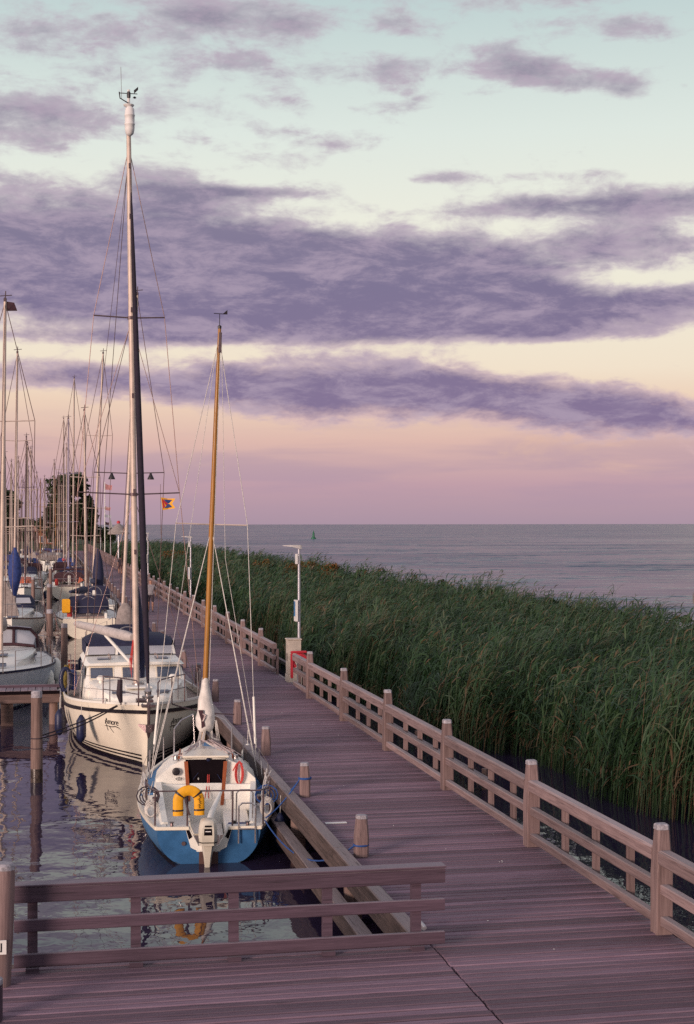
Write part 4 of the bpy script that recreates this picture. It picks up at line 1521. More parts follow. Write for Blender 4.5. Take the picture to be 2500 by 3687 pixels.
MB().tube([(-0.12, 0.1, 0.50), (-0.26, 0.02, 0.52), (-0.32, 0.3, 0.62), (-0.34, 0.5, 0.72)], 0.02, 6).build('throttle_arm', M_greycow, ob)

# mast, sail bundle, rigging
MY = y1(4.75)
mast_top = Vector((0.22, MY - 0.05, 9.62))
mast_ft = Vector((-0.03, MY, 1.36))


def on_mast1(z):
    return mast_ft.lerp(mast_top, (z - 1.36) / (9.58 - 1.36))


ms = MB().tube([mast_ft, on_mast1(5.0), on_mast1(8.0), mast_top], [0.052, 0.052, 0.045, 0.032], 12)
mo = ms.build('mast', M_goldmast, b1, 50)
MB().tube([on_mast1(9.1) + Vector((0.02, -0.04, 0)), on_mast1(9.5) + Vector((0.02, -0.05, 0))], 0.03, 6).build('halyard_sheave', M_dsteel, mo)
v = MB()
tp = mast_top
v.tube([tp, tp + Vector((0, 0, 0.30))], 0.008, 5)
v.tube([tp + Vector((-0.12, -0.03, 0.30)), tp + Vector((0.12, 0.03, 0.30))], 0.008, 5)
v.poly([tp + Vector((0.06, 0, 0.30)), tp + Vector((0.15, 0.02, 0.29)), tp + Vector((0.15, 0.02, 0.38))], (0.004, -0.012, 0.002))
v.lathe([(0.035, 0), (0.04, 0.05), (0.02, 0.07)], 8, tuple(tp))
v.build('wind_vane', M_black, mo)
spz = 5.68
c = on_mast1(spz)
MB().tube([c + Vector((-0.72, -0.10, 0.02)), c, c + Vector((0.70, -0.10, -0.01))], 0.014, 6).build('spreader', M_alu, b1)
rg = MB()
cp = H1.b(L1 - 4.6) - 0.05
for sgn in (-1, 1):
    rg.tube([on_mast1(9.4), c + Vector((sgn * 0.71, -0.10, 0)), (sgn * cp, y1(4.6), 0.80)], 0.008, 5)
    rg.tube([on_mast1(5.6), (sgn * cp, y1(4.95), 0.80)], 0.008, 5)
    rg.tube([on_mast1(5.6), (sgn * cp, y1(4.0), 0.78)], 0.008, 5)
rg.tube([on_mast1(8.3), (0, y1(7.25), 0.95)], 0.007, 5)
rg.build('shroud', M_rope, b1)
hy = MB()
hy.tube([on_mast1(9.3) + Vector((0.05, -.05, 0)), on_mast1(5) + Vector((0.30, -0.05, 0)), (1.02, y1(4.3), 1.3)], 0.005, 4)
hy.tube([on_mast1(9.2) + Vector((0.03, -.06, 0)), on_mast1(3) + Vector((0.075, -0.06, 0)), on_mast1(1.7) + Vector((0.08, -0.06, 0))], 0.006, 4)
hy.tube([on_mast1(9.2) + Vector((-0.04, -.05, 0)), (-0.55, y1(4.2), 3.9), (-0.98, y1(3.9), 1.3)], 0.005, 4)
hy.build('halyard', M_rope, b1)
# white plastic shroud tubes
for sgn, zt in ((-1, 2.05), (1, 2.0)):
    a = Vector((sgn * cp, y1(4.6), 0.80))
    b_ = c + Vector((sgn * 0.71, -0.10, 0))
    MB().tube([a.lerp(b_, 0.11), a.lerp(b_, 0.30)], 0.024, 8).build('shroud_sleeve', M_white, b1, 50)
# stowed mainsail bundle on the mast
rows = []
for k, (z, rx_, ry_) in enumerate([(2.62, 0.065, 0.065), (2.45, 0.08, 0.09), (2.2, 0.13, 0.15), (2.0, 0.165, 0.19), (1.82, 0.185, 0.20), (1.66, 0.17, 0.18), (1.58, 0.12, 0.12)]):
    cc = on_mast1(z) + Vector((0.035 if z < 2.2 else 0.0, -0.05, 0))
    rows.append([(cc.x + rx_ * math.cos(t) * (1 + 0.12 * math.sin(5 * t + k)), cc.y + ry_ * math.sin(t) * (1 + 0.1 * math.cos(4 * t + k * 1.3)), z + 0.03 * math.sin(3 * t + k)) for t in [2 * PI * q / 14 for q in range(14)]])
so = MB().loft(rows).build('sail_bundle', M_sail, b1, 60)
cc = on_mast1(1.92)
MB().poly([(cc.x - 0.12, cc.y - 0.258, 2.02), (cc.x - 0.02, cc.y - 0.262, 2.02), (cc.x - 0.005, cc.y - 0.262, 1.86), (cc.x + 0.02, cc.y - 0.25, 1.70), (cc.x - 0.05, cc.y - 0.25, 1.66), (cc.x - 0.06, cc.y - 0.262, 1.82)], (0, 0.02, 0)).build('cover_slit', M_wine, so)
MB().tube([(cc.x - 0.03, cc.y - 0.262, 1.95), (cc.x + 0.02, cc.y - 0.285, 1.92), (cc.x, cc.y - 0.28, 1.85), (cc.x - 0.03, cc.y - 0.28, 1.80)], [0.012, 0.018, 0.018, 0.010], 6).build('red_lashing', M_pinkrope, so)
# mainsheet, lines below the bundle
ms_ = MB()
for k in range(7):
    o = Vector((random.uniform(-0.05, 0.05), random.uniform(-0.06, 0.06), 0))
    ms_.tube(sag(on_mast1(1.66) + o, Vector((-0.30 + random.uniform(-0.05, 0.08), y1(2.72) + 0.1, 0.70)) + o * 0.5, random.uniform(0.0, 0.10)), 0.010, 5)
ms_.tube(sag((-0.10, y1(3.9), 1.50), (-0.14, y1(2.75), 0.95), 0.02), 0.014, 5)
for k in range(3):
    o = random.uniform(-0.03, 0.03)
    ms_.tube([on_mast1(1.8) + Vector((0.12 + o, -0.1, 0)), on_mast1(1.45) + Vector((0.16 + o, -0.1, 0)), on_mast1(1.40) + Vector((0.28 + 2 * o, -0.1, 0)), on_mast1(1.8) + Vector((0.22 + o, -0.1, 0))], 0.010, 5)
ms_.build('main_sheet', M_rope, b1)
vs_ = MB()
vs_.tube([(0.03, y1(2.9), 1.36), (0.03, y1(2.74), 0.9), (-0.02, y1(2.6), 0.62)], 0.009, 5)
vs_.tube([(0.055, y1(2.9), 1.36), (0.06, y1(2.74), 0.9), (0.05, y1(2.6), 0.62)], 0.009, 5)
vs_.build('red_tackle', M_redrope, b1)
vs_ = MB()
vs_.tube([(0.04, y1(2.9), 1.28), (-0.24, y1(2.72), 0.95)], 0.006, 4)
vs_.tube([(0.04, y1(2.9), 1.28), (0.30, y1(2.72), 0.9)], 0.006, 4)
vs_.lathe([(0.02, 0), (0.05, 0.03), (0.02, 0.07)], 8, (0.04, y1(2.8), 1.27))
vs_.build('purple_tackle', M_navy2, b1)
# clutter at the quarters: coiled lines, cushion
for sgn, m_, nm in ((-1, M_roped, 'dark_line_coil'), (1, M_ropeb, 'blue_line_coil')):
    cm = MB()
    for k in range(4):
        rr = 0.11 + 0.03 * k
        cx_, cy_, cz_ = sgn * (0.98 + 0.02 * k), y1(1.55 - 0.12 * k), 0.84 + 0.03 * k
        cm.tube([(cx_ + rr * math.cos(t), cy_ + 0.06 * math.sin(t), cz_ + rr * 0.8 * math.sin(t)) for t in [2 * PI * q / 12 for q in range(13)]], 0.012, 5)
    cm.build(nm, m_, b1)
cm, cm2, cm3 = MB(), MB(), MB()
for k in range(5):
    rr = 0.07 + 0.012 * k
    cm.tube([(1.02 + rr * math.cos(t), y1(0.6) + 0.03 * k, 0.80 + 1.5 * rr * math.sin(t)) for t in [2 * PI * q / 12 for q in range(13)]], 0.010, 5)
    cm2.tube([(-0.98 + rr * math.cos(t), y1(0.9) + 0.06 * k, 0.72 + 1.4 * rr * math.sin(t)) for t in [2 * PI * q / 12 for q in range(13)]], 0.010, 5)
for k in range(8):
    a0 = random.uniform(1.0, 4.2)
    for sgn in (-1, 1):
        x = sgn * (H1.b(L1 - a0) - 0.1)
        cm3.tube([(x, y1(a0), 0.72), (x + random.uniform(-0.1, 0.05), y1(a0 - 0.15), 0.95), (x + random.uniform(-0.06, 0.08), y1(a0 + 0.2), 1.15)], 0.009, 5)
cm.build('white_line_coil', M_rope, b1)
cm2.build('white_line_coil', M_rope, b1)
tag(cm3.build('side_lines', M_rope, b1), kind='stuff')
MB().box(0.36, 0.78, y1(0.7), y1(1.2), 0.405, 0.45, 0.02).build('cushion', M_bluecan, b1)
MB().box(0.40, 0.47, y1(0.42), y1(0.5), 0.50, 0.62, 0.01).build('socket', M_black, b1)
for x in (-0.62, 0.66):
    MB().lathe([(0.03, 0), (0.025, 0.05), (0.05, 0.07)], 8, (x, y1(0.15), sh)).build('stern_cleat', M_dsteel, b1, 40)
MB().lathe([(0.035, -0.02), (0.035, 0.02)], 10).build('exhaust', M_dsteel, b1, 40, (-0.42, ty - 0.012, 0.34)).rotation_euler = (R(90), 0, 0)
# fenders on the quay side (their own things)


def lone_fender(x, y_, z, m_, lab, h=0.55, r_=0.11, top=None):
    e = empty('fender', (x, y_, WATER), lab, 'fender', 'fenders hung on boats')
    mb_ = MB()
    fender(mb_, (0, 0, z), h, r_)
    mb_.build('body', m_, e, 50)
    MB().tube([(0, 0, z + h), (0.01, 0, top or z + h + 0.35)], 0.008, 5).build('lanyard', M_rope, e)
    return e


lone_fender(*b1w(1.27, y1(0.9)), -0.02, M_navy2, 'navy fender hanging at the right rear corner of the blue sailboat', 0.62, 0.105)
lone_fender(*b1w(1.40, y1(2.4)), 0.05, M_navy2, 'navy fender between blue sailboat and walkway, farther forward', 0.62, 0.105)
lone_fender(*b1w(0.95, y1(6.3)), 0.62, M_white, 'white fender at the bow of the blue sailboat', 0.40, 0.13)
lone_fender(*b1w(1.12, y1(6.15)), 0.40, M_navy2, 'dark fender beside the white one at the blue sailboat bow', 0.45, 0.13)

# the yellow horseshoe buoy on the stern rail
lbu = empty('horseshoe_lifebuoy', (*b1w(-0.33, y1(0.02)), WATER + 1.05), 'yellow horseshoe lifebuoy with black bands on the stern rail', 'lifebuoy')


def horseshoe(r0, hw, a):
    """centre line of the horseshoe, a in 0..1"""
    leg = 0.24
    arc = PI * r0
    tot_ = 2 * leg + arc
    s = a * tot_
    if s < leg:
        return Vector((-r0, 0, -leg + s)), Vector((1, 0, 0))
    if s < leg + arc:
        t = PI - (s - leg) / r0
        return Vector((r0 * math.cos(t), 0, r0 * math.sin(t))), Vector((-math.cos(t), 0, -math.sin(t)))
    return Vector((r0, 0, -(s - leg - arc))), Vector((-1, 0, 0))


def shoe(a0, a1, hw, hd, n=24):
    rows = []
    for i in range(n + 1):
        p, nn = horseshoe(0.178, hw, a0 + (a1 - a0) * i / n)
        rows.append([p + nn * (hw * math.cos(t)) + Vector((0, hd * math.sin(t), 0)) for t in [2 * PI * k / 12 + 0.26 for k in range(12)]])
    return MB().loft(rows)


shoe(0, 1, 0.090, 0.045).build('body', M_yellow, lbu, 50)
for a in (0.085, 0.34, 0.66, 0.915):
    shoe(a - 0.014, a + 0.014, 0.094, 0.049, 3).build('band', M_black, lbu, 50)
sq = MB()
for k in range(7):
    zz = 0.10 - 0.032 * k
    sq.tube([(0.165 + 0.02 * math.sin(k * 2.1), -0.058, zz), (0.195 + 0.012 * math.cos(k * 1.7), -0.058, zz - 0.012), (0.168, -0.058, zz - 0.024)], 0.005, 4)
sq.build('lettering', M_black, lbu)
MB().tube([(-0.05, 0.03, 0.10), (-0.05, 0.02, 0.0), (0.0, 0.02, -0.2), (0.02, 0.02, -0.24)], 0.018, 6).build('lifebuoy_strap', M_dsteel, lbu)

# blue mooring lines to the quay
for k, (p, q, d, lab) in enumerate([((0.96, y1(0.2), 0.66), BOL[0], 0.42, 'blue mooring line sagging from blue sailboat stern to nearest bollard'),
                                    ((0.98, y1(0.3), 0.68), BOL[1], 0.06, 'taut blue mooring line from blue sailboat stern to second bollard'),
                                    ((1.15, y1(1.7), 0.74), BOL[1], 0.10, 'blue mooring line from blue sailboat side winch to second bollard')]):
    P0 = Vector((*b1w(p[0], p[1]), WATER + p[2]))
    Q0 = Vector((q[0] - 0.10, q[1] - 0.03, 0.10 + (0.2 if k else 0.06)))
    pts_ = sag(P0, Q0, d, 14)
    mb_ = MB().tube(pts_, 0.012, 6)
    mb_.tube([(q[0] + 0.105 * math.cos(t), q[1] + 0.105 * math.sin(t), Q0.z + 0.012 * k) for t in [PI + 2 * PI * u / 12 for u in range(13)]], 0.014, 6)
    tag(mb_.build('mooring_line', M_ropeb, None, 50), lab, 'mooring line', 'blue mooring lines')


# ------------------------------------------------------------------ the cream motor sailer
A_X, A_L = 2.19, 11.6
A_Y = 35.2 + A_L / 2
am = empty('cream_motor_sailer', (A_X, A_Y, WATER), 'cream motor sailer with white wheelhouse, navy spray canopy and very tall mast', 'sailboat')
am.rotation_euler = (0, 0, R(0.8))
HA = Hull(A_L, 3.62, 5.2, 2.35, 1.45, (1.50, 1.20, 1.22), zk=-0.45, rake=0.55, qb=1.35, qm=2.8, dirn=-1)


def ya(s):
    return s - A_L / 2


HA.hull(n=26, nz=12).build('hull', M_cream, am, 50)
HA.strip(0.03, A_L, -0.235, -0.145, 0.035).build('rubbing_strake', M_black, am, 50)
HA.strip(0.03, A_L, -0.02, 0.035, 0.015).build('bulwark_cap', M_white, am, 50)
for za, zb in ((0.205, 0.245), (0.115, 0.16), (-0.1, 0.065)):
    HA.strip(0.25, A_L, za, zb, 0.005, rel=False).build('waterline_stripe', M_black, am, 50)
HA.deck(0.16, 0.05, 0.1).build('deck', M_teakdk, am, 50)
# name on both bows: lettering wrapped onto the hull
cu = bpy.data.curves.new('name_text', 'FONT')
cu.body = 'Amore'
cu.size = 0.27
cu.shear = 0.28
cu.space_character = 0.92
to = bpy.data.objects.new('name_text', cu)
COL.objects.link(to)
dg = bpy.context.evaluated_depsgraph_get()
tm = bpy.data.meshes.new_from_object(to.evaluated_get(dg))
tv = [tuple(v.co) for v in tm.vertices]
tf = [tuple(p.vertices) for p in tm.polygons]
bpy.data.objects.remove(to)
wid = max(v[0] for v in tv)


def swoosh():
    """underline stroke with a flick, and the long tails of the first letter"""
    out_v, out_f = [], []

    def stroke(p, w):
        o = len(out_v)
        for i, (a, b_) in enumerate(p):
            out_v.append((a, b_ + w[i], 0))
            out_v.append((a, b_ - w[i], 0))
            if i:
                k = o + 2 * i
                out_f.append((k - 2, k - 1, k + 1, k))
    stroke([(-0.06, -0.075), (0.1, -0.055), (0.3, -0.07), (0.5, -0.04), (0.62, -0.06), (0.72, -0.12)], [0.004, 0.012, 0.014, 0.014, 0.012, 0.003])

    def vstroke(p, w):
        o = len(out_v)
        for i, (a, b_) in enumerate(p):
            out_v.append((a - w, b_, 0))
            out_v.append((a + w, b_, 0))
            if i:
                k = o + 2 * i
                out_f.append((k - 2, k, k + 1, k - 1))
    vstroke([(0.05, 0.10), (0.06, -0.05), (0.08, -0.20)], 0.011)
    vstroke([(0.20, -0.06), (0.26, -0.16), (0.34, -0.24)], 0.011)
    return out_v, out_f


sv, sf = swoosh()
sv = [(v[0] * wid / 0.66, v[1], v[2]) for v in sv]
tv2 = tv + sv
tf2 = tf + [tuple(i + len(tv) for i in f) for f in sf]
for sgn in (-1, 1):
    vv = []
    for (u, w, _) in tv2:
        s = (1.48 - u * 0.72) if sgn < 0 else (0.94 + u * 0.72)
        zz = 0.88 + w * 0.82
        p = HA.pt(s, zz)
        q = HA.pt(s + 0.05, zz)
        tx, tyv = q[0] - p[0], q[1] - p[1]
        ln_ = math.hypot(tx, tyv)
        nx_, ny_ = -tyv / ln_, tx / ln_
        if nx_ < 0:
            nx_, ny_ = -nx_, -ny_
        vv.append((sgn * (p[0] + nx_ * 0.010), p[1] + ny_ * 0.010, zz))
    me = bpy.data.meshes.new('name_lettering')
    me.from_pydata(vv, [], tf2)
    me.materials.append(M_black)
    link('name_lettering', me, am)

# stem fitting and anchor
sb = ya(0)
MB().tube([(0, sb - 0.10, 1.52), (0, sb + 0.3, 1.42)], 0.05, 6).box(-0.16, 0.16, sb - 0.12, sb + 0.35, 1.44, 1.50, 0.01).build('bow_roller', M_dsteel, am)
an = MB()
an.tube([(0, sb - 0.10, 1.50), (0, sb - 0.10, 1.15), (0, sb - 0.06, 0.98)], 0.035, 6)
an.loft([[(-0.24, sb - 0.07, 1.06), (-0.24, sb - 0.07, 1.02), (-0.22, sb - 0.04, 1.02), (-0.22, sb - 0.04, 1.06)],
         [(-0.07, sb - 0.14, 1.04), (-0.07, sb - 0.14, 0.86), (-0.07, sb - 0.03, 0.86), (-0.07, sb - 0.03, 1.04)],
         [(0.07, sb - 0.14, 1.04), (0.07, sb - 0.14, 0.86), (0.07, sb - 0.03, 0.86), (0.07, sb - 0.03, 1.04)],
         [(0.24, sb - 0.07, 1.06), (0.24, sb - 0.07, 1.02), (0.22, sb - 0.04, 1.02), (0.22, sb - 0.04, 1.06)]])
an.tube([(0, sb - 0.09, 0.90), (0, sb - 0.02, 0.72)], [0.06, 0.02], 6)
an.build('anchor', M_dsteel, am)
MB().box(-0.20, 0.20, ya(0.95), ya(1.35), 1.36, 1.50, 0.02).build('windlass', M_dsteel, am)

# coach roof, wheelhouse


def ring(hw, yb_, z0, z1, tum=0.12, n=0):
    return [(-hw, yb_, z0), (-hw + tum * 0.5, yb_, z1 - 0.06), (-hw + tum * 1.6, yb_, z1), (0, yb_, z1 + 0.03), (hw - tum * 1.6, yb_, z1), (hw - tum * 0.5, yb_, z1 - 0.06), (hw, yb_, z0)]


MB().loft([ring(0.50, ya(1.95), 1.15, 1.24), ring(0.72, ya(2.15), 1.15, 1.46), ring(1.0, ya(2.9), 1.12, 1.60), ring(1.22, ya(3.9), 1.10, 1.66), ring(1.36, ya(4.9), 1.08, 1.68)]).build('coach_roof', M_white, am, 35)
wh = MB().loft([ring(1.34, ya(4.05), 1.10, 1.48, 0.10), ring(1.36, ya(4.30), 1.10, 1.60, 0.10), ring(1.28, ya(4.62), 1.10, 2.00, 0.10), ring(1.30, ya(7.6), 1.10, 2.03, 0.10)])
who = wh.build('wheelhouse', M_white, am, 30)
MB().loft([ring(1.25, ya(4.46), 2.01, 2.07, 0.06), ring(1.31, ya(4.62), 2.01, 2.10, 0.06), ring(1.31, ya(7.7), 2.02, 2.12, 0.06)]).build('wheelhouse_roof', M_white, am, 30)


def tilt_pane(x0, x1, z0, z1, off):
    """pane on the raked windscreen"""
    def yy(z):
        return ya(4.30 + 0.32 * (z - 1.62) / 0.40) - off
    return [(x0, yy(z0), z0), (x1, yy(z0), z0), (x1, yy(z1), z1), (x0, yy(z1), z1)]


for x0, x1 in ((-1.15, -0.58), (-0.32, 0.30), (0.58, 1.15)):
    w_ = MB().poly(tilt_pane(x0 - 0.035, x1 + 0.035, 1.665, 1.985, 0.010), (0, 0.012, 0)).build('window', M_cream, am)
    MB().poly(tilt_pane(x0, x1, 1.70, 1.95, 0.020), (0, 0.008, 0)).build('pane', M_glass, w_)
for sgn in (-1, 1):
    for s0, s1 in ((4.95, 5.9), (6.1, 7.2)):
        w_ = MB().box(sgn * 1.295 - 0.012, sgn * 1.295 + 0.012, ya(s0), ya(s1), 1.62, 1.92, 0.004).build('side_window', M_glass, am)
# spray canopy with vinyl windows
cf = ya(6.15)


def canring(hw, yb_, z0, z1):
    return [(-hw, yb_, z0), (-hw * 0.97, yb_, z0 + (z1 - z0) * 0.6), (-hw * 0.80, yb_, z1 - 0.05), (-hw * 0.4, yb_, z1), (hw * 0.4, yb_, z1), (hw * 0.80, yb_, z1 - 0.05), (hw * 0.97, yb_, z0 + (z1 - z0) * 0.6), (hw, yb_, z0)]


MB().loft([canring(1.14, cf + 0.10, 2.34, 2.45), canring(1.20, cf + 0.35, 2.32, 2.58), canring(1.24, cf + 1.0, 2.30, 2.67), canring(1.24, cf + 2.1, 2.25, 2.64)]).build('canopy', M_navy, am, 40)
for x0, x1, m_ in ((-1.14, -0.42, M_vinyl), (-0.34, 0.42, M_glass), (0.50, 1.14, M_vinyl)):
    w_ = MB().poly([(x0 * 1.04, cf - 0.02, 2.16), (x1 * 1.02, cf - 0.02, 2.16), (x1, cf + 0.09, 2.37), (x0, cf + 0.09, 2.37)], (0, 0.008, 0)).build('canopy_window', m_, am)
for x in (-1.19, -0.38, 0.46, 1.19):
    MB().poly([(x - 0.035, cf - 0.03, 2.15), (x + 0.035, cf - 0.03, 2.15), (x * 0.97 + 0.03, cf + 0.085, 2.38), (x * 0.97 - 0.03, cf + 0.085, 2.38)], (0, 0.02, 0)).build('canopy_frame', M_white, am)
for sgn in (-1, 1):
    MB().poly([(sgn * 1.22, cf + 0.02, 2.15), (sgn * 1.24, cf + 2.0, 2.15), (sgn * 1.25, cf + 2.0, 2.5), (sgn * 1.2, cf + 0.2, 2.45)], (0.012, 0, 0)).build('canopy_side', M_navy, am)
    MB().tube([(sgn * 0.62, ya(4.75), 2.16), (sgn * 0.62, ya(4.80), 2.22), (sgn * 0.62, ya(5.6), 2.22), (sgn * 0.62, ya(5.65), 2.16)], 0.018, 6).build('grab_rail', M_teakdk, am)
for x0 in (-0.95, 0.58):
    MB().box(x0, x0 + 0.34, ya(4.95), ya(5.35), 2.12, 2.155, 0.01).build('roof_skylight', M_glass, am)
# vents, hatches
for sgn in (-1, 1):
    MB().lathe([(0.05, 0), (0.05, 0.08), (0.10, 0.10), (0.11, 0.16), (0.06, 0.21)], 12, (sgn * 0.92, ya(3.7), 1.62)).build('vent_cowl', M_white, am, 50)
    MB().box(sgn * 0.55 - 0.16, sgn * 0.55 + 0.16, ya(2.35), ya(2.7), 1.50, 1.56, 0.01).build('deck_hatch', M_glass, am)
MB().box(-0.35, 0.30, ya(2.5), ya(3.0), 1.60, 1.65, 0.02).build('fore_hatch', M_white2, am)
MB().box(-1.16, -0.86, ya(2.4), ya(2.6), 1.30, 1.38, 0.01).build('deck_box', M_white, am)
ro = MB().lathe([(0.16, 0), (0.16, 0.05), (0.10, 0.05)], 16, (-0.02, ya(3.0), 1.64)).build('rope_drum', M_steel, am, 40)
# pulpit in two loops
for sgn in (-1, 1):
    xs = sgn * 0.15
    m_ = MB()
    m_.tube([(xs * 1.5, ya(0.05), 1.46), (xs * 1.5, ya(0.0), 2.0), (sgn * 0.28, ya(0.05), 2.06), (sgn * 0.62, ya(0.55), 2.08), (sgn * 0.98, ya(1.3), 2.06), (sgn * 0.98, ya(1.3), 1.40)], 0.017, 6)
    m_.tube([(sgn * 0.60, ya(0.55), 1.44), (sgn * 0.60, ya(0.55), 2.08)], 0.017, 6)
    m_.tube([(xs * 1.5, ya(0.02), 1.74), (sgn * 0.60, ya(0.55), 1.76), (sgn * 0.98, ya(1.3), 1.74)], 0.012, 6)
    m_.build('pulpit', M_dsteel, am, 50)
stanchions(am, HA, [1.3, 2.9, 4.6, 6.4, 8.4, 10.4], 0.62, 0.014, M_steel, (1.0, 0.5), 0.07)
MB().tube([(-0.62, ya(0.55), 2.04), (-0.64, ya(0.5), 1.7), (-0.60, ya(0.5), 1.5)], [0.06, 0.075, 0.04], 8).build('dark_line_coil', M_roped, am)

# mast and furled headsail
MS = 3.45
mfoot = Vector((-0.03, ya(MS), 1.64))
mtop = Vector((-0.23, ya(MS) + 0.10, 16.1))


def on_mast2(z):
    return mfoot.lerp(mtop, (z - mfoot.z) / (mtop.z - mfoot.z))


m2 = MB().tube([mfoot, on_mast2(8), on_mast2(14), mtop], [0.078, 0.078, 0.070, 0.055], 12).build('mast', M_alu, am, 50)
mf = MB()
for z_ in (5.0, 6.55, 9.0, 11.2, 13.6, 14.9):
    p = on_mast2(z_)
    MB().box(p.x - 0.02, p.x + 0.04, p.y - 0.12, p.y - 0.06, z_ - 0.06, z_ + 0.06).build('mast_fitting', M_dsteel, m2)
p = mtop
rr = MB().lathe([(0.03, -0.78), (0.10, -0.72), (0.125, -0.60), (0.125, -0.50), (0.135, -0.49), (0.135, -0.46), (0.125, -0.45), (0.125, -0.27), (0.135, -0.26), (0.135, -0.23), (0.125, -0.22), (0.115, -0.08), (0.06, -0.02)], 16, (p.x + 0.02, p.y - 0.16, p.z + 0.32))
rr.build('radar_reflector', M_signw, am, 50)
tp_ = MB()
tp_.lathe([(0.04, 0.28), (0.13, 0.33), (0.14, 0.36), (0.04, 0.38)], 12, (p.x, p.y - 0.1, p.z))
tp_.tube([p, p + Vector((0, -0.1, 0.75))], 0.035, 6)
tp_.build('mast_head', M_signw, am, 50)
w_ = MB()
q = p + Vector((0, -0.1, 0.70))
w_.lathe([(0.045, -0.16), (0.05, -0.10), (0.045, -0.02), (0.03, 0.0)], 8, tuple(q))
w_.tube([q + Vector((-0.25, 0, -0.05)), q + Vector((0.22, 0, -0.05))], 0.012, 5)
w_.poly([q + Vector((0.14, 0, -0.04)), q + Vector((0.24, 0, 0.06)), q + Vector((0.24, 0, 0.14)), q + Vector((0.13, 0, 0.04))], (0, 0.015, 0))
w_.tube([q + Vector((0, 0, -0.30)), q + Vector((-0.22, 0, -0.18)), q + Vector((-0.24, 0, -0.02))], 0.016, 5)
w_.lathe([(0.02, -0.17), (0.05, -0.15), (0.02, -0.12)], 6, (q.x + 0.15, q.y, q.z))
w_.build('wind_instruments', M_black, am)
MB().tube([q + Vector((-0.18, 0, -0.2)), q + Vector((-0.20, 0, 0.62))], 0.005, 4).build('antenna', M_wire, am)
for z_, l_, r__ in ((11.0, 0.95, 0.86), (6.47, 1.42, 1.18)):
    p = on_mast2(z_)
    MB().tube([p + Vector((-l_, 0.12, 0.06)), p, p + Vector((r__, 0.12, 0.05))], 0.020, 6).build('spreader', M_dsteel, am)
    MB().lathe([(0.10, -0.04), (0.10, 0.04)], 10, tuple(p)).build('spreader_root', M_dsteel, am)
cpa = HA.b(MS) - 0.08
up, lo = on_mast2(11.0), on_mast2(6.47)
for sgn in (-1, 1):
    lx = 1.42 if sgn < 0 else 1.18
    ux = 0.95 if sgn < 0 else 0.86
    m_ = MB()
    m_.tube([on_mast2(15.4), up + Vector((sgn * ux, 0.12, 0.05)), lo + Vector((sgn * lx, 0.12, 0.05)), (sgn * cpa, ya(MS + 0.1), 1.35)], 0.010, 5)
    m_.tube([on_mast2(10.9), lo + Vector((sgn * lx, 0.12, 0.05))], 0.008, 5)
    m_.tube([on_mast2(6.4), (sgn * cpa, ya(MS + 0.5), 1.35)], 0.008, 5)
    m_.tube([on_mast2(15.4), (sgn * 0.9, ya(11.2), 1.3)], 0.009, 5)
    m_.build('shroud', M_wire, am)
fb_ = Vector((0.0, ya(0.12), 1.98))
ft_ = on_mast2(14.2) + Vector((0.03, -0.12, 0))
pts_ = [fb_.lerp(ft_, t) for t in (0, 0.04, 0.15, 0.3, 0.5, 0.7, 0.86, 0.97, 1)]
MB().tube(pts_, [0.03, 0.055, 0.075, 0.080, 0.075, 0.065, 0.050, 0.03, 0.015], 10).build('furled_headsail', mat('furl_dark', (0.020, 0.013, 0.026), 0.85, var=0.2, scale=12), am, 50)
MB().tube([ft_, on_mast2(15.4)], 0.009, 5).build('forestay', M_wire, am)
MB().lathe([(0.03, 1.50), (0.05, 1.58), (0.05, 1.62), (0.13, 1.64), (0.14, 1.69), (0.08, 1.71), (0.08, 1.78), (0.10, 1.80), (0.06, 1.86), (0.03, 1.98)], 14, (0, ya(0.12), 0)).build('furler_drum', M_steel, am, 50)
# boom with grey furled sail, swung to the left
bm0 = on_mast2(2.80) + Vector((-0.06, 0.12, 0))
bm1 = Vector((-1.42, ya(MS) + 5.0, 2.86))
MB().tube([bm0, bm0.lerp(bm1, 0.12), bm0.lerp(bm1, 0.5), bm0.lerp(bm1, 0.94), bm1], [0.09, 0.135, 0.125, 0.105, 0.06], 12).build('boom_sail', mat('sail_grey', (0.50, 0.44, 0.42), 0.7, var=0.1, scale=8), am, 50)
MB().tube([bm0.lerp(bm1, 0.45) - Vector((0, 0, 0.12)), on_mast2(2.0) + Vector((0, 0.06, 0))], 0.042, 8).build('boom_strut', M_white, am, 50)
MB().tube([bm1, on_mast2(15.2)], 0.006, 4).build('topping_lift', M_wire, am)
# navy bundle and red halyards at the mast foot
MB().tube([on_mast2(1.75) + Vector((0.15, 0.28, 0)), on_mast2(2.4) + Vector((0.14, 0.26, 0)), on_mast2(3.4) + Vector((0.10, 0.2, 0)), on_mast2(4.1) + Vector((0.08, 0.16, 0))], [0.08, 0.12, 0.10, 0.03], 10).build('sail_bundle', M_navy2, am, 50)
rc = MB()
for k in range(5):
    o = Vector((-0.09 - 0.012 * k, -0.06, 0))
    rc.tube([on_mast2(2.75) + o * 0.6, on_mast2(2.4) + o, on_mast2(1.8 + 0.08 * k) + o * 1.4, on_mast2(2.3) + o * 1.2], 0.007, 5)
rc.build('red_halyards', M_redrope, am)
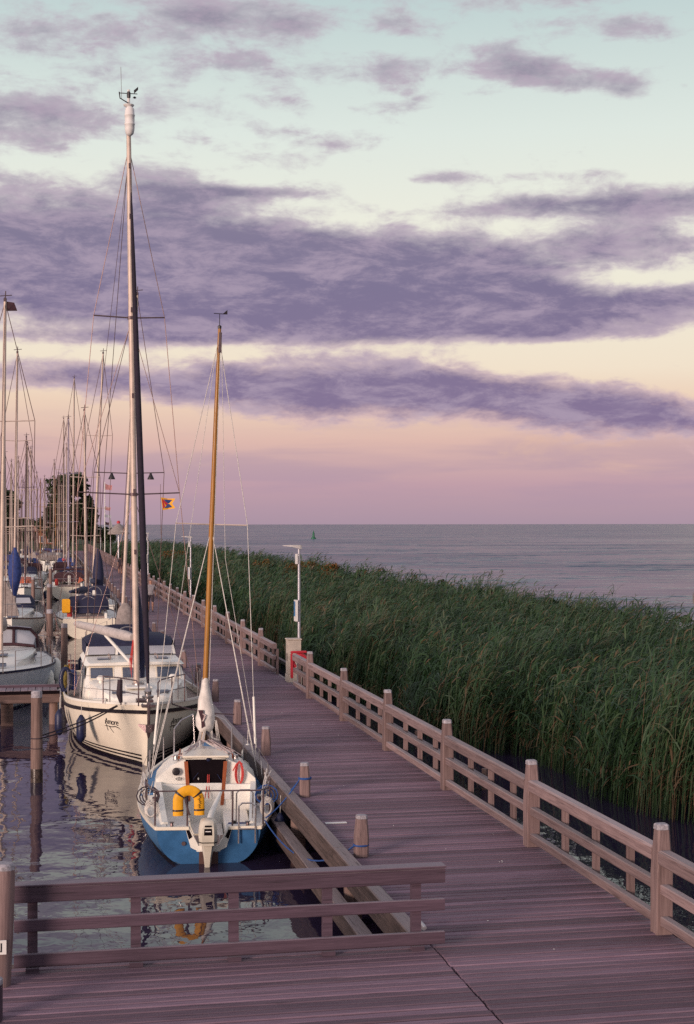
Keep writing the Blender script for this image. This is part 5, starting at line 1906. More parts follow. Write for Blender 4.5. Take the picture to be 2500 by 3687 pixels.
# rope and life-ring clutter at the left quarter
cm = MB()
cm.tube([(-1.72, ya(6.0), 1.9), (-1.80, ya(6.05), 1.5), (-1.74, ya(6.1), 1.0), (-1.72, ya(6.1), 1.0)], [0.06, 0.10, 0.08, 0.02], 8)
cm.build('olive_rope_bundle', mat('olive_rope', (0.20, 0.15, 0.035), 0.8, var=0.3, scale=30), am, 50)
t_ = MB()
t_.tube([(-1.84, ya(5.6) + 0.03 * math.sin(t), 1.45 + 0.28 * math.sin(t)) if False else (-1.76 + 0.12 * math.cos(t), ya(5.6), 1.55 + 0.30 * math.sin(t)) for t in [2 * PI * k / 16 for k in range(17)]], 0.06, 8)
t_.build('black_ring_fender', M_navy2, am, 50)
MB().box(-1.62, -1.45, ya(6.2), ya(6.9), 1.2, 1.7, 0.03).build('cockpit_cloth', M_bluecan, am)

for x, y_, z, lab in ((A_X - 1.42, A_Y + ya(2.0), 0.42, 'navy fender hanging alone on the left bow of the cream motor sailer'),
                      (A_X - 1.90, A_Y + ya(4.3), 0.32, 'navy fender at left of the cream motor sailer, left of a pair'),
                      (A_X - 1.93, A_Y + ya(3.75), 0.36, 'navy fender at left of the cream motor sailer, right of a pair')):
    lone_fender(x, y_, z, M_navy2, lab, 0.58, 0.12, 1.3)
for x, y_, z, lab in ((-1.72, 43.0, 0.15, 'navy fender hanging on the jetty front at the left edge'),
                      (-1.45, 42.95, 0.02, 'lower navy fender on the jetty front beside the left-edge one')):
    lone_fender(x, y_, z, M_navy2, lab, 0.62, 0.13, 1.0)

for k, (p, q, d, m_, lab) in enumerate([
        ((-0.62, ya(0.6), 1.42), (-0.27, 33.9, 0.0), 0.05, M_roped, 'dark mooring line from cream motor sailer bow to the lone pile'),
        ((-0.60, ya(0.7), 1.40), (-0.27, 33.9, -0.05), 0.10, M_roped, 'lower dark mooring line from motor sailer bow to lone pile'),
        ((0.70, ya(0.8), 1.40), (4.25, 34.95, 0.25), 0.06, M_roped, 'dark mooring line from cream motor sailer bow to the walkway bollard')]):
    P0 = Vector((A_X + p[0], A_Y + p[1], WATER + p[2]))
    tag(MB().tube(sag(P0, q, d, 12), 0.016, 6).build('mooring_line', m_, None, 50), lab, 'mooring line', 'dark mooring lines')

# yellow, blue and red pennant under the right lower spreader
fl = empty('pennant_flag', (A_X + 0.66, A_Y + ya(MS) + 0.1, 5.24), 'yellow-edged swallowtail flag with blue and red fields below the spreader', 'flag')


def cloth(pts_, off):
    return [Vector((x, off + 0.03 * math.sin(x * 14), z)) for x, z in pts_]


def flag_poly(pts_, y0, m_, nm):
    n_ = MB()
    n_.poly([(x, y0 + 0.035 * math.sin(x * 13), z) for x, z in pts_], (0, 0.003, 0))
    return n_.build(nm, m_, fl)


flag_poly([(-0.03, 0.16), (0.14, 0.13), (0.34, 0.13), (0.26, 0.0), (0.34, -0.12), (0.16, -0.15), (0.02, -0.17)], 0, M_yellow, 'field')
flag_poly([(0.02, 0.11), (0.26, 0.09), (0.19, 0.01), (0.14, 0.0)], -0.004, M_bluecan, 'blue_field')
flag_poly([(0.04, -0.12), (0.26, -0.09), (0.19, -0.01), (0.14, 0.0)], -0.004, M_bluecan, 'blue_field')
flag_poly([(-0.005, 0.125), (0.155, 0.0), (0.03, -0.135)], -0.006, M_red, 'red_field')
MB().tube([(-0.03, 0, -0.8), (-0.04, 0, 0.5)], 0.005, 4).build('halyard', M_wire, fl)


# ------------------------------------------------------------------ generic yachts further along
def yacht(name, label, x, y, L, B, dirn, mast_px_top, lean, hullm=None, mast_m=None, hood=None, boomcover=None, mast_s=0.40, detail=2, spread=0.8,
          stripe=None, heel=0.0, group='yachts moored along the walkway', fb=(1.25, 1.0, 1.0), boom_az=0.0, arch=None, covered=None, furl=None, fr=None):
    """x, y: midship; mast_px_top: absolute mast-top height"""
    hullm = hullm or M_white
    mast_m = mast_m or M_alu
    e = empty(name, (x, y, WATER), label, 'sailboat', group)
    e.rotation_euler = (0, 0, heel)
    h = Hull(L, B, L * 0.56, 2.2, B * 0.40, fb, zk=-0.35, rake=0.9, qb=1.3, qm=2.3, dirn=dirn, zks=-0.1)
    n_ = 18 if detail >= 2 else 10
    h.hull(n=n_, nz=7 if detail >= 2 else 4).build('hull', hullm, e, 50)
    h.strip(0.03, L, -0.05, 0.02, 0.02, n=n_).build('toe_rail', M_dsteel if stripe is None else stripe, e)
    h.strip(0.3, L, -0.2, 0.06, 0.006, n=n_, rel=False).build('boot_stripe', M_navy2 if stripe is None else stripe, e)
    h.deck(0.03, 0.06, 0.05, L * 0.999).build('deck', M_white2, e, 50)
    # cabin
    zr0 = h.sheer(L * 0.5)
    secs = []
    for u, hw, dz in ((0.24, 0.34, 0.06), (0.30, 0.46, 0.25), (0.45, 0.62, 0.38), (0.60, 0.66, 0.42), (0.66, 0.66, 0.42)):
        s = L * u
        hw_ = h.b(s) * hw
        secs.append(ring(hw_, h.y(s), zr0 - 0.1, zr0 + dz, 0.08))
    MB().loft(secs).build('cabin', M_white, e, 35)
    if detail >= 2:
        for sgn in (-1, 1):
            xx = h.b(L * 0.5) * 0.64
            a, b_ = sorted((h.y(L * 0.40), h.y(L * 0.60)))
            MB().poly([(sgn * xx, a, zr0 + 0.12), (sgn * (xx + 0.03), b_, zr0 + 0.12), (sgn * (xx - 0.0), b_, zr0 + 0.28), (sgn * (xx - 0.03), a, zr0 + 0.28)], (sgn * 0.02, 0, 0)).build('window', M_glass, e)
    # cockpit coaming + well
    a, b_ = sorted((h.y(L * 0.68), h.y(L * 0.97)))
    cw_ = B * 0.24
    for sgn in (-1, 1):
        c0, c1 = sorted((sgn * cw_, sgn * (cw_ + 0.12)))
        MB().box(c0, c1, a, b_, zr0 - 0.1, zr0 + 0.25, 0.02).build('coaming', M_white, e)
    MB().box(-cw_ + 0.002, cw_ - 0.002, a + 0.05, b_ - 0.05, zr0 + 0.01, zr0 + 0.08).build('cockpit_sole', M_teakdk, e)
    yb_ = h.y(L * 0.667)
    MB().box(-0.32, 0.32, min(yb_, yb_ - 0.02 * dirn), max(yb_, yb_ - 0.02 * dirn), zr0, zr0 + 0.38).build('companionway', M_dark, e)
    # spray hood
    if hood is not None:
        hw_ = h.b(L * 0.62) * 0.68
        y0_, y1_ = h.y(L * 0.58), h.y(L * 0.74)
        z0_ = zr0 + 0.38
        MB().loft([canring(hw_ * 0.9, y0_, z0_, z0_ + 0.12), canring(hw_, y0_ + (y1_ - y0_) * 0.45, z0_ - 0.05, z0_ + 0.62), canring(hw_, y1_, z0_ - 0.1, z0_ + 0.66)]).build('spray_hood', hood, e, 40)
        if detail >= 2:
            for x0_, x1_ in ((-0.8, -0.08), (0.08, 0.8)):
                f0, f1 = 0.12, 0.34
                def hp(xx, f):
                    return (xx * hw_, y0_ + (y1_ - y0_) * f - dirn * -0.03, z0_ + 0.12 + (0.52) * (f / 0.45) + 0.012)
                MB().poly([hp(x0_, f0), hp(x1_, f0), hp(x1_ * 0.9, f1), hp(x0_ * 0.9, f1)], (0, dirn * 0.01, 0.015)).build('hood_window', M_vinyl, e)
    if arch is not None:
        ab = MB()
        for u, zt in ((0.72, 1.25), (0.97, 1.3)):
            yy = h.y(L * u)
            hw_ = B * 0.40
            ab.tube([(-hw_, yy, zr0), (-hw_, yy, zr0 + zt * 0.75), (-hw_ * 0.8, yy, zr0 + zt), (hw_ * 0.8, yy, zr0 + zt), (hw_, yy, zr0 + zt * 0.75), (hw_, yy, zr0)], 0.07, 8)
        ab.build('bimini_frame', arch, e, 50)
    if covered is not None:
        MB().loft([canring(0.25, h.y(L * 0.3), zr0 + 0.35, zr0 + 0.7), canring(h.b(L * .5) * 0.8, h.y(L * 0.5), zr0 + 0.25, zr0 + 1.1), canring(h.b(L * .7) * 0.85, h.y(L * 0.8), zr0 + 0.2, zr0 + 1.15), canring(h.b(L * .9) * 0.7, h.y(L * 0.97), zr0 + 0.2, zr0 + 0.8)]).build('boat_cover', covered, e, 40)
    # mast & rigging
    s = L * mast_s
    mt_z = mast_px_top - WATER
    foot = Vector((0, h.y(s), zr0 + 0.3))
    top = Vector((lean, h.y(s), mt_z))
    on = lambda z: foot.lerp(top, (z - foot.z) / (top.z - foot.z))
    r0 = 0.07 if detail >= 2 else 0.075
    mo_ = MB().tube([foot, on(mt_z * 0.6), top], [r0, r0, r0 * 0.7], 10 if detail >= 2 else 6).build('mast', mast_m, e, 50)
    hd = MB()
    hd.tube([top, top + Vector((0.02, 0, 0.35))], 0.02, 5)
    hd.tube([top + Vector((-0.18, 0, 0.18)), top + Vector((0.22, 0, 0.22))], 0.016, 5)
    hd.lathe([(0.05, 0.0), (0.055, 0.10), (0.03, 0.14)], 6, tuple(top))
    hd.build('mast_head', M_dsteel, mo_)
    rig = MB()
    cp_ = h.b(s) - 0.05
    wr = 0.008 + 0.00008 * y
    prev = [top * 1.0, top * 1.0]
    for f in (fr or ((0.66, 0.36) if mt_z > 11 else (0.5,))):
        p = on(foot.z + (mt_z - foot.z) * f)
        MB().tube([p + Vector((-spread, 0, 0.04)), p, p + Vector((spread, 0, 0.04))], 0.02, 5).build('spreader', M_dsteel if fr else mast_m, e)
        for i, sgn in enumerate((-1, 1)):
            q_ = p + Vector((sgn * spread, 0, 0.04))
            rig.tube([prev[i], q_], wr, 4)
            prev[i] = q_
    for i, sgn in enumerate((-1, 1)):
        rig.tube([prev[i], (sgn * cp_, h.y(s), h.sheer(s))], wr, 4)
    rig.tube([top, (0, h.y(L * 0.995), h.sheer(L))], wr, 4)
    if furl is None:
        rig.tube([top, (0, h.y(0.1), h.sheer(0))], wr, 4)
    rig.build('standing_rigging', M_wire, e)
    if furl is not None:
        a_, b__ = Vector((0, h.y(0.15), h.sheer(0) + 0.35)), on(mt_z * 0.93)
        MB().tube([a_, a_.lerp(b__, 0.1), a_.lerp(b__, 0.6), b__], [0.03, 0.075, 0.06, 0.02], 8).build('furled_headsail', furl, e, 50)
    # boom and sail cover
    if boomcover is not None:
        b0 = on(zr0 + 1.2)
        bl = L * 0.36
        b1_ = b0 + Vector((math.sin(boom_az) * bl, -dirn * math.cos(boom_az) * bl, 0.05))
        MB().tube([b0, b0.lerp(b1_, 0.08), b0.lerp(b1_, 0.5), b1_], [0.10, 0.20, 0.15, 0.07], 8).build('sail_cover', boomcover, e, 50)
    # deck gear
    if detail >= 2:
        for sgn in (-1, 1):
            for u in (0.72, 0.84):
                MB().lathe([(0.08, 0), (0.055, 0.04), (0.06, 0.13), (0.05, 0.15)], 10, (sgn * (cw_ + 0.06), h.y(L * u), zr0 + 0.25)).build('winch', M_dsteel, e, 40)
            fm = MB()
            fender(fm, (sgn * (h.b(L * 0.62) + 0.10), h.y(L * 0.62), 0.15), 0.6, 0.11)
            fm.build('side_fender', M_navy2 if int(y) % 2 else M_white, e, 50)
        MB().tube([(0.42 * math.cos(t), h.y(L * 0.86), zr0 + 0.62 + 0.42 * math.sin(t)) for t in [2 * PI * q_ / 18 for q_ in range(19)]], 0.018, 6).build('steering_wheel', M_steel, e, 50)
        MB().box(-0.10, 0.10, h.y(L * 0.86) - 0.1 + 0.16 * dirn, h.y(L * 0.86) + 0.1 + 0.16 * dirn, zr0, zr0 + 0.8, 0.03).build('pedestal', M_white, e)
        for u in (0.20, 0.36):
            MB().box(-0.26, 0.26, h.y(L * u) - 0.24, h.y(L * u) + 0.24, zr0 + (0.16 if u < 0.3 else 0.36), zr0 + (0.24 if u < 0.3 else 0.42), 0.02).build('deck_hatch', M_glass, e)
        cl_ = MB()
        for q_ in range(5):
            t0 = random.uniform(-1, 1)
            cl_.tube([(t0 * cw_, h.y(L * 0.70), zr0 + 0.3), (t0 * cw_ + random.uniform(-.2, .2), h.y(L * 0.78), zr0 + 0.28), (random.uniform(-1, 1) * cw_, h.y(L * 0.9), zr0 + 0.25)], 0.012, 5)
        tag(cl_.build('sheets', M_rope, e), kind='stuff')
        bl2 = MB().tube([(-0.95, h.y(L * 0.985), h.sheer(L) + 0.1), (-0.95, h.y(L * 0.985), h.sheer(L) + 0.62)], [0.13, 0.13], 10)
        bl2.build('stern_locker_roll', M_redrope if int(x * 10) % 2 else M_sail, e, 50)
    # guard rails
    if detail >= 2:
        stanchions(e, h, [L * u for u in (0.10, 0.28, 0.46, 0.64, 0.82, 0.97)], 0.6, 0.014, M_steel, (1.0, 0.5), 0.07)
        pm = MB()
        pm.tube([(-0.38, h.y(L * 0.10), h.sheer(0) + 0.6), (-0.2, h.y(0.1), h.sheer(0) + 0.65), (0.2, h.y(0.1), h.sheer(0) + 0.65), (0.38, h.y(L * 0.10), h.sheer(0) + 0.6)], 0.018, 6)
        pm.tube([(-0.2, h.y(0.15), h.sheer(0) - 0.02), (-0.2, h.y(0.1), h.sheer(0) + 0.65)], 0.016, 6)
        pm.tube([(0.2, h.y(0.15), h.sheer(0) - 0.02), (0.2, h.y(0.1), h.sheer(0) + 0.65)], 0.016, 6)
        pm.build('pulpit', M_steel, e, 50)
        sm = MB()
        hb = h.b(L * 0.97) - 0.07
        sm.tube([(-hb, h.y(L * 0.97), h.sheer(L) + 0.6), (-hb * 0.8, h.y(L * 0.995), h.sheer(L) + 0.6), (hb * 0.8, h.y(L * 0.995), h.sheer(L) + 0.6), (hb, h.y(L * 0.97), h.sheer(L) + 0.6)], 0.018, 6)
        sm.build('stern_rail', M_steel, e, 50)
    else:
        stanchions(e, h, [L * u for u in (0.06, 0.3, 0.55, 0.8, 0.98)], 0.6, 0.02, M_steel, (1.0,), 0.07, one_mesh=True)
    return e, h, zr0


def mid(px, D, L, dirn, mast_s=0.40):
    """midship position for a yacht whose mast foot is seen at px and depth D"""
    x, y = at_d(px, D)
    return x, y - dirn * (L / 2 - L * mast_s)


# boat behind the motor sailer: tall mast, grey boom cover end-on
x, y = mid(283, 58, 9.5, 1)
e3, h3, z3 = yacht('sailing_yacht', 'white yacht hidden behind the motor sailer, its grey boom cover hanging', 2.75, y, 9.5, 3.0, 1, 13.6, 0.60, boomcover=None, spread=1.35, stripe=M_navy2, hood=M_navy, fr=(0.48,))
MB().loft([[(0.10 + r_ * math.cos(t) * 0.9, h3.y(9.5 * 0.44) + 0.5 * math.sin(t) * r_ - 0.3, z) for t in [2 * PI * k / 10 for k in range(10)]] for z, r_ in ((2.7, 0.10), (2.45, 0.30), (2.0, 0.40), (1.5, 0.46))]).build('sail_cover', M_grycan, e3, 50)
for xx in (-0.72, 0.78):
    bl_ = MB().lathe([(0.03, 0.02), (0.05, -0.05), (0.13, -0.22), (0.13, -0.25)], 10, (xx + 0.34, h3.y(9.5 * 0.40), 7.70))
    bl_.build('deck_light', M_black, e3, 40)

# boat with the yellow bag, stern towards the camera
x, y = mid(200, 80.5, 10.0, 1, 0.42)
e4, h4, z4 = yacht('sailing_yacht', 'white yacht with yellow bag on its stern rail, stern to camera', 1.95, y, 10.0, 3.25, 1, 10.8, -0.1, hood=M_navy, boomcover=M_navy, mast_s=0.42, boom_az=-0.25, hullm=M_cream)
yb_ = MB().box(-1.33, -0.93, h4.y(10.0) - 0.20, h4.y(10.0) - 0.02, z4 + 0.30, z4 + 1.0, 0.05)
yb_.build('yellow_bag', M_yellow, e4)
MB().box(-0.62, 0.62, h4.y(9.7), h4.y(9.72), z4 + 0.25, z4 + 0.95, 0.01).build('stern_cloth', M_navy, e4)

# leaning-mast boat with navy sail bundle
e5, h5, z5 = yacht('sailing_yacht', 'yacht with right-leaning pale mast and tall navy sail bundle, between two cream yachts', 2.62, 93.2, 9.0, 2.9, 1, 15.3, 0.66, hood=M_navy, boomcover=M_navy, mast_s=0.40, hullm=M_white, furl=None)
MB().loft([[(0.35 + r_ * math.cos(t), h5.y(9 * 0.38) + r_ * math.sin(t) - 0.35, z) for t in [2 * PI * k / 10 for k in range(10)]] for z, r_ in ((4.2, 0.06), (3.5, 0.26), (2.6, 0.36), (1.6, 0.30))]).build('sail_bundle', M_navy, e5, 50)

# boat with the wine-coloured arch
x, y = mid(153, 119, 11.0, 1, 0.45)
e6, h6, z6 = yacht('sailing_yacht', 'cream yacht with dark wine bimini frame and orange flag at its stern', 1.5, y, 11.0, 3.5, 1, 13.1, 0.0, hood=M_wine, boomcover=M_bluecan, mast_s=0.45, arch=M_wine, hullm=M_cream, mast_m=mat('mast_mauve', (0.30, 0.26, 0.36), 0.5, 0.3))
of = MB().poly([(0.6, h6.y(11.0) - 0.15, z6 + 0.25), (1.05, h6.y(11.0) - 0.25, z6 + 0.5), (0.75, h6.y(11.0) - 0.15, z6 + 0.75)], (0, 0.01, 0))
of.build('stern_flag', M_orange, e6)

# left column: boats lying outside, bows towards the camera
e7, h7, z7 = yacht('sailing_yacht', 'grey-white yacht behind the jetty with wine-edged canopy, cut by the left edge', -1.55, 45.6 + 4.9, 9.8, 3.5, -1, 12.0, 0.13, hullm=M_bluegrey, hood=None, boomcover=M_grycan, mast_s=0.47, arch=None, stripe=M_navy2, fb=(1.30, 1.16, 1.1), group='yachts in the outer row', spread=1.0)
can = MB()
zc = z7 + 0.40
yc = h7.y(9.8 * 0.60)
can.loft([canring(1.05, yc, zc, zc + 0.12), canring(1.14, yc + 0.45, zc - 0.05, zc + 0.62), canring(1.16, yc + 1.2, zc - 0.1, zc + 0.66)])
can.build('spray_hood', M_vinyl, e7, 40)
cfm = MB()
for yy, hw_, zt in ((yc - 0.02, 1.07, 0.13), (yc + 0.45, 1.16, 0.64)):
    r3 = canring(hw_, yy, zc - 0.04, zc + zt)
    cfm.tube(r3, 0.055, 6)
for xx in (-0.38, 0.38):
    cfm.tube([(xx, yc - 0.02, zc + 0.14), (xx, yc + 0.45, zc + 0.66)], 0.05, 6)
cfm.build('hood_frame', M_wine, e7, 50)
sq_ = MB().poly([(0.10, h7.y(9.8 * 0.47), 13.02), (0.42, h7.y(9.8 * 0.47), 12.98), (0.52, h7.y(9.8 * 0.47) + 0.05, 12.72), (0.18, h7.y(9.8 * 0.47), 12.70)], (0, 0.02, 0))
sq_.build('mast_pennant', M_wine, e7)
lone_fender(0.02, 49.6, 0.25, M_white, 'white fender on the right side of the grey-white yacht', 0.70, 0.13, 1.3)
lone_fender(0.24, 51.6, 0.45, M_white, 'white fender farther back along the grey-white yacht', 0.70, 0.15, 1.4)

e8, h8, z8 = yacht('sailing_yacht', 'white yacht with royal blue sail bag on its mast, behind the grey-white one', -1.75, 78.0, 9.6, 3.1, -1, 13.4, 0.16, boomcover=None, mast_s=0.48, hood=M_navy, group='yachts in the outer row', hullm=M_white)
MB().loft([[(0.05 + r_ * math.cos(t), h8.y(9.6 * 0.46) + r_ * math.sin(t) - 0.3, z) for t in [2 * PI * k / 10 for k in range(10)]] for z, r_ in ((4.55, 0.06), (4.0, 0.27), (3.3, 0.36), (2.7, 0.24), (2.1, 0.08))]).build('sail_bag', M_bluecan, e8, 50)
MB().loft([[(-0.55 + sx * hw_, h8.y(9.6 * 0.3) + sy * 0.25, z) for sx, sy in ((-1, -1), (1, -1), (1, 1), (-1, 1))] for z, hw_ in ((1.2, 0.85), (2.1, 0.60), (2.9, 0.18))]).build('tan_cover', M_grycan, e8)

e9, h9, z9 = yacht('sailing_yacht', 'small yacht with orange-red cover on its cabin in the outer row', -1.75, 113.0, 8.0, 2.7, -1, 11.1, 0.1, boomcover=None, mast_s=0.42, group='yachts in the outer row', mast_m=M_dsteel)
MB().loft([canring(0.55, h9.y(3.6), z9 + 0.35, z9 + 0.55), canring(0.6, h9.y(4.2), z9 + 0.35, z9 + 0.85), canring(0.55, h9.y(5.0), z9 + 0.35, z9 + 0.7)]).build('orange_cover', M_orange, e9, 40)

# the rest of both rows and a third row, small in the picture
FAR = [  # (mast px, D, top py, length, direction, hull, cover, mast)
    (165, 132, 858, 11.0, 1, M_white, M_bluecan, M_alu, 'inner'), (145, 150, 950, 10.0, 1, M_white, M_red, M_alu, 'inner'),
    (151, 163, 1010, 9.5, -1, M_cream, M_navy, M_alu, 'inner'), (131, 178, 1076, 9.0, 1, M_white, M_sail, M_alu, 'inner'),
    (121, 196, 1046, 10.0, 1, M_navy2, M_sail, M_alu, 'inner'), (136, 212, 1090, 9.0, -1, M_white, M_bluecan, M_alu, 'inner'),
    (127, 228, 1084, 9.5, 1, M_white, M_navy, M_goldmast, 'inner'), (141, 244, 1100, 9.0, 1, M_cream, M_sail, M_alu, 'inner'),
    (58, 128, 1010, 9.0, -1, M_white, M_grycan, M_alu, 'outer'), (73, 146, 1018, 9.5, 1, M_white, M_navy, M_alu, 'outer'),
    (66, 162, 1062, 9.0, -1, M_cream, M_sail, M_alu, 'outer'), (84, 178, 1075, 9.5, 1, M_white, M_bluecan, M_alu, 'outer'),
    (92, 196, 1090, 9.0, -1, M_white, M_sail, M_goldmast, 'outer'), (98, 216, 1082, 10.0, 1, M_navy2, M_sail, M_alu, 'outer'),
    (103, 236, 1096, 9.0, 1, M_white, M_grycan, M_alu, 'outer'),
    (14, 122, 1030, 9.5, -1, M_white, M_bluecan, M_alu, 'outermost'), (28, 142, 1048, 9.0, 1, M_white, M_sail, M_alu, 'outermost'),
    (40, 160, 1040, 10.0, -1, M_cream, M_grycan, M_alu, 'outermost'), (22, 186, 1078, 9.0, 1, M_white, M_navy, M_alu, 'outermost'),
    (50, 206, 1085, 9.5, -1, M_white, M_sail, M_alu, 'outermost'), (62, 232, 1092, 9.5, 1, M_white, M_bluecan, M_alu, 'outermost'),
]
cnt = {}
for k, (px, D, pt_, L_, dn, hm, cm_, mm, row) in enumerate(FAR):
    x, y = mid(px, D, L_, dn)
    c_ = cnt[row] = cnt.get(row, 0) + 1
    nm = {M_white: 'white', M_cream: 'cream', M_navy2: 'navy'}[hm]
    rowtxt = {'inner': 'row next to the walkway', 'outer': 'middle row', 'outermost': 'leftmost row'}[row]
    yacht('sailing_yacht', 'far %s yacht, %s of the distant boats in the %s' % (nm, ORD[c_ - 1], rowtxt), x, y, L_, L_ * 0.32, dn, z_at(pt_, D), random.uniform(-0.15, 0.2),
          hullm=hm, boomcover=cm_, detail=1, mast_m=mm, group='distant yachts', hood=[M_navy, M_wine, M_bluecan, None][k % 4], covered=M_grycan if k in (4, 12, 16) else None, spread=0.9)

# ------------------------------------------------------------------ buoy, far sail, beacon, flagpole, tower house
x, y = at(712, 1223, WATER)
bu = empty('navigation_buoy', (x, y, WATER), 'green navigation buoy far out on the open water', 'buoy')
MB().lathe([(0.9, -0.5), (1.05, 0.15), (0.95, 0.45), (0.55, 0.6)], 14).build('float', M_greenb, bu, 40)
MB().lathe([(0.55, 0.602), (0.42, 1.6), (0.40, 2.3), (0.22, 2.5)], 12).build('tower', M_greenb, bu, 40)
MB().lathe([(0.26, 2.502), (0.26, 2.7), (0.05, 3.3)], 10).build('top_mark', M_greenb, bu, 40)
x, y = at_d(249, 900)
fs_ = empty('distant_sailboat', (x, y, WATER), 'tiny white-sailed boat far off on the horizon', 'sailboat')
MB().loft([[(-0.1, -4, 0.1), (0.1, -4, 0.1), (0.1, -4, 0.9), (-0.1, -4, 0.9)], [(-1.3, 0, -0.1), (1.3, 0, -0.1), (1.4, 0, 0.9), (-1.4, 0, 0.9)], [(-0.9, 4, 0), (0.9, 4, 0), (1.0, 4, 0.9), (-1.0, 4, 0.9)]]).build('hull', M_white, fs_)
MB().tube([(0, 0, 0.8), (0, 0, 11)], 0.1, 6).build('mast', M_alu, fs_)
MB().poly([(0.05, -0.1, 1.6), (0.05, -0.1, 10.8), (2.6, 1.5, 1.8)], (0.03, 0.05, 0)).build('sail', M_sail, fs_)

x, y = at_d(269, 176)
bc = empty('conical_beacon', (x, y, 0), 'grey conical shelter with red light on a pole by the far walkway', 'beacon')
MB().tube([(0, 0, -1.2), (0, 0, 3.7)], 0.09, 8).build('pole', M_galv, bc)
MB().lathe([(1.28, 3.55), (1.25, 3.75), (0.25, 4.75), (0.12, 4.82)], 14).build('cone', M_grycan, bc, 40)
MB().lathe([(0.2, 4.83), (0.22, 5.0), (0.12, 5.15)], 10).build('red_light', M_red, bc, 40)

x, y = at_d(238, 205)
fp = empty('flagpole', (x, y, -1), 'thin far pole with a string of small coloured flags', 'flagpole')
MB().tube([(0, 0, 0), (0, 0, 11.5)], [0.07, 0.045], 6).build('pole', M_white, fp)
for k, (z_, m_, w_, hh) in enumerate([(10.4, M_flagpink, 1.0, 0.9), (7.6, M_flagpink, 0.8, 0.6), (6.6, M_vinyl, 0.9, 0.5), (5.6, M_wine, 0.6, 0.5)]):
    f_ = MB().poly([(0.05, 0, z_ + hh), (w_ * 0.5, 0.12, z_ + hh * 0.8), (w_, 0, z_ + hh * 0.75), (w_ * 0.9, 0.0, z_), (w_ * 0.45, 0.1, z_ + 0.05), (0.05, 0, z_ + 0.1)], (0, 0.02, 0))
    f_.build('flag', m_, fp)

x, y = at_d(104, 292)
hs = empty('brick_house', (x, y, 0.3), 'small red brick house with upper balcony below the big far tree', 'house')
MB().box(-1.6, 1.6, -1.6, 1.6, -0.5, 3.0).build('wall', M_brick, hs)
MB().box(-2.2, 2.2, -2.3, 2.0, 3.002, 3.2).build('balcony_floor', M_brick, hs)
MB().box(-2.2, 2.2, -2.3, -2.2, 3.202, 4.1).build('balcony_front', mat('balcony_pink', (0.36, 0.20, 0.17), 0.8), hs)
MB().loft([[(-1.5, -1.5, 3.3), (1.5, -1.5, 3.3), (1.5, 1.5, 3.3), (-1.5, 1.5, 3.3)], [(-0.3, -0.1, 4.9), (0.3, -0.1, 4.9), (0.3, 0.1, 4.9), (-0.3, 0.1, 4.9)]]).build('roof', M_wine, hs)
for xx in (-0.8, 0.8):
    w_ = MB().box(xx - 0.45, xx + 0.45, -1.66, -1.602, 0.9, 2.2).build('window', M_signw, hs)
    MB().box(xx - 0.37, xx + 0.37, -1.69, -1.663, 0.98, 2.12).build('pane', M_glass, w_)


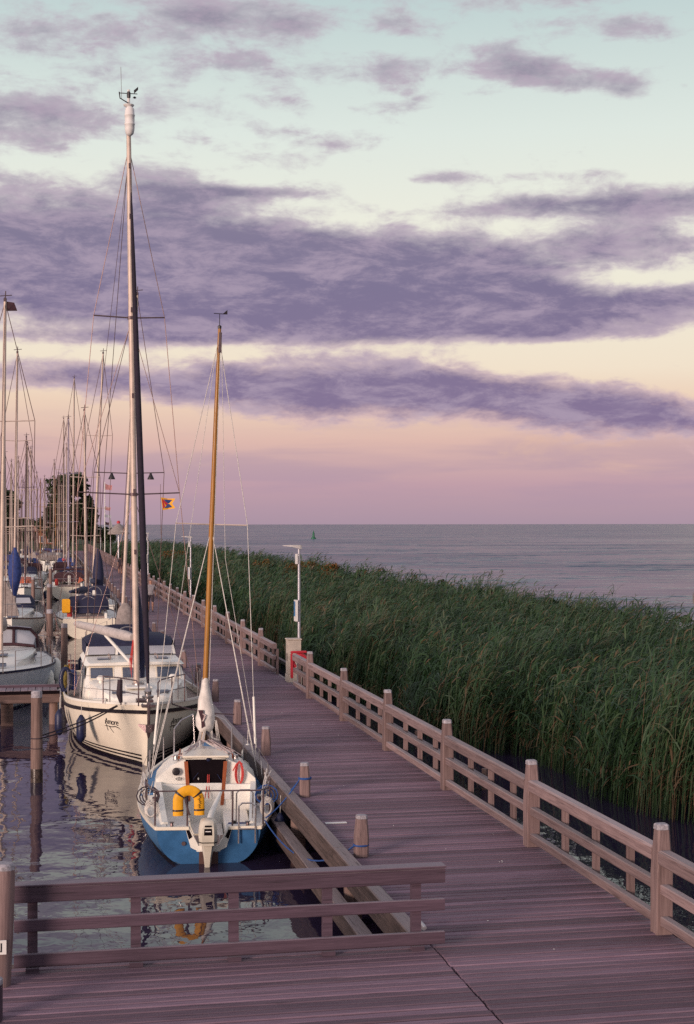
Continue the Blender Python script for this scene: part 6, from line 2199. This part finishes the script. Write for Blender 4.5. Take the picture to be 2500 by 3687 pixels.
# ------------------------------------------------------------------ people
def person(loc, rz, label, h, top_m, leg_m, stride=0.2):
    s = h / 1.75
    V, E, Rr = [], [], []

    def add(p, r_, par=None):
        V.append(Vector(p) * s)
        Rr.append(r_ * s)
        if par is not None:
            E.append((par, len(V) - 1))
        return len(V) - 1
    pel = add((0, 0, 0.93), 0.135)
    w_ = add((0, 0, 1.08), 0.125, pel)
    ch = add((0, -0.01, 1.30), 0.155, w_)
    nk0 = add((0, 0, 1.44), 0.075, ch)
    nk = add((0, 0.005, 1.51), 0.052, nk0)
    hd = add((0, 0.015, 1.60), 0.088, nk)
    hd2 = add((0, 0.005, 1.70), 0.075, hd)
    for sg, fw in ((-1, stride), (1, -stride)):
        shd = add((sg * 0.19, 0, 1.40), 0.062, ch)
        elb = add((sg * 0.25, -fw * 0.5 - 0.03, 1.14), 0.044, shd)
        wr = add((sg * 0.26, -fw * 1.0 + 0.06, 0.90), 0.030, elb)
        add((sg * 0.255, -fw * 1.1 + 0.08, 0.80), 0.034, wr)
        hip = add((sg * 0.095, 0, 0.88), 0.095, pel)
        kn = add((sg * 0.10, fw * 0.7 + 0.04, 0.50), 0.062, hip)
        an_ = add((sg * 0.10, fw * 1.0 - 0.03 * (fw < 0), 0.09), 0.038, kn)
        add((sg * 0.11, fw * 1.0 + 0.14, 0.035), 0.036, an_)
    me = bpy.data.meshes.new('body')
    me.from_pydata([tuple(v) for v in V], E, [])
    o = bpy.data.objects.new('body', me)
    COL.objects.link(o)
    sm = o.modifiers.new('skin', 'SKIN')
    sm.use_smooth_shade = True
    for i, sv_ in enumerate(me.skin_vertices[0].data):
        sv_.radius = (Rr[i], Rr[i])
        sv_.use_root = (i == 0)
    ss_ = o.modifiers.new('sub', 'SUBSURF')
    ss_.levels = 2
    ss_.render_levels = 2
    dg_ = bpy.context.evaluated_depsgraph_get()
    ev = bpy.data.meshes.new_from_object(o.evaluated_get(dg_))
    bpy.data.objects.remove(o)
    ev.materials.clear()
    for m_ in (M_skin, top_m, leg_m, M_hair, M_shoe):
        ev.materials.append(m_)
    for p in ev.polygons:
        c_ = p.center / s
        arm = abs(c_.x) > 0.20
        if c_.z > 1.66 or (c_.z > 1.58 and c_.y < -0.0):
            p.material_index = 3
        elif c_.z > 1.475:
            p.material_index = 0
        elif arm:
            p.material_index = 1 if c_.z > 1.18 else 0
        elif c_.z > 0.93:
            p.material_index = 1
        elif c_.z > 0.55:
            p.material_index = 2
        elif c_.z > 0.10:
            p.material_index = 0
        else:
            p.material_index = 4
    e = empty('person', loc, label, 'person', 'people walking on the boardwalk', rz)
    link('body', ev, e)
    return e


x, y = at(336, 1389, 0)
person((x + 0.14, y, 0.0), PI, 'person in grey T-shirt and dark shorts walking towards the camera', 1.77, M_shirt, M_short, 0.13)
x, y = at(273, 1303, 0)
person((x, y, 0.0), 0.2, 'person in dark clothing farther off beside the railing', 1.68, M_short, M_wine, 0.12)
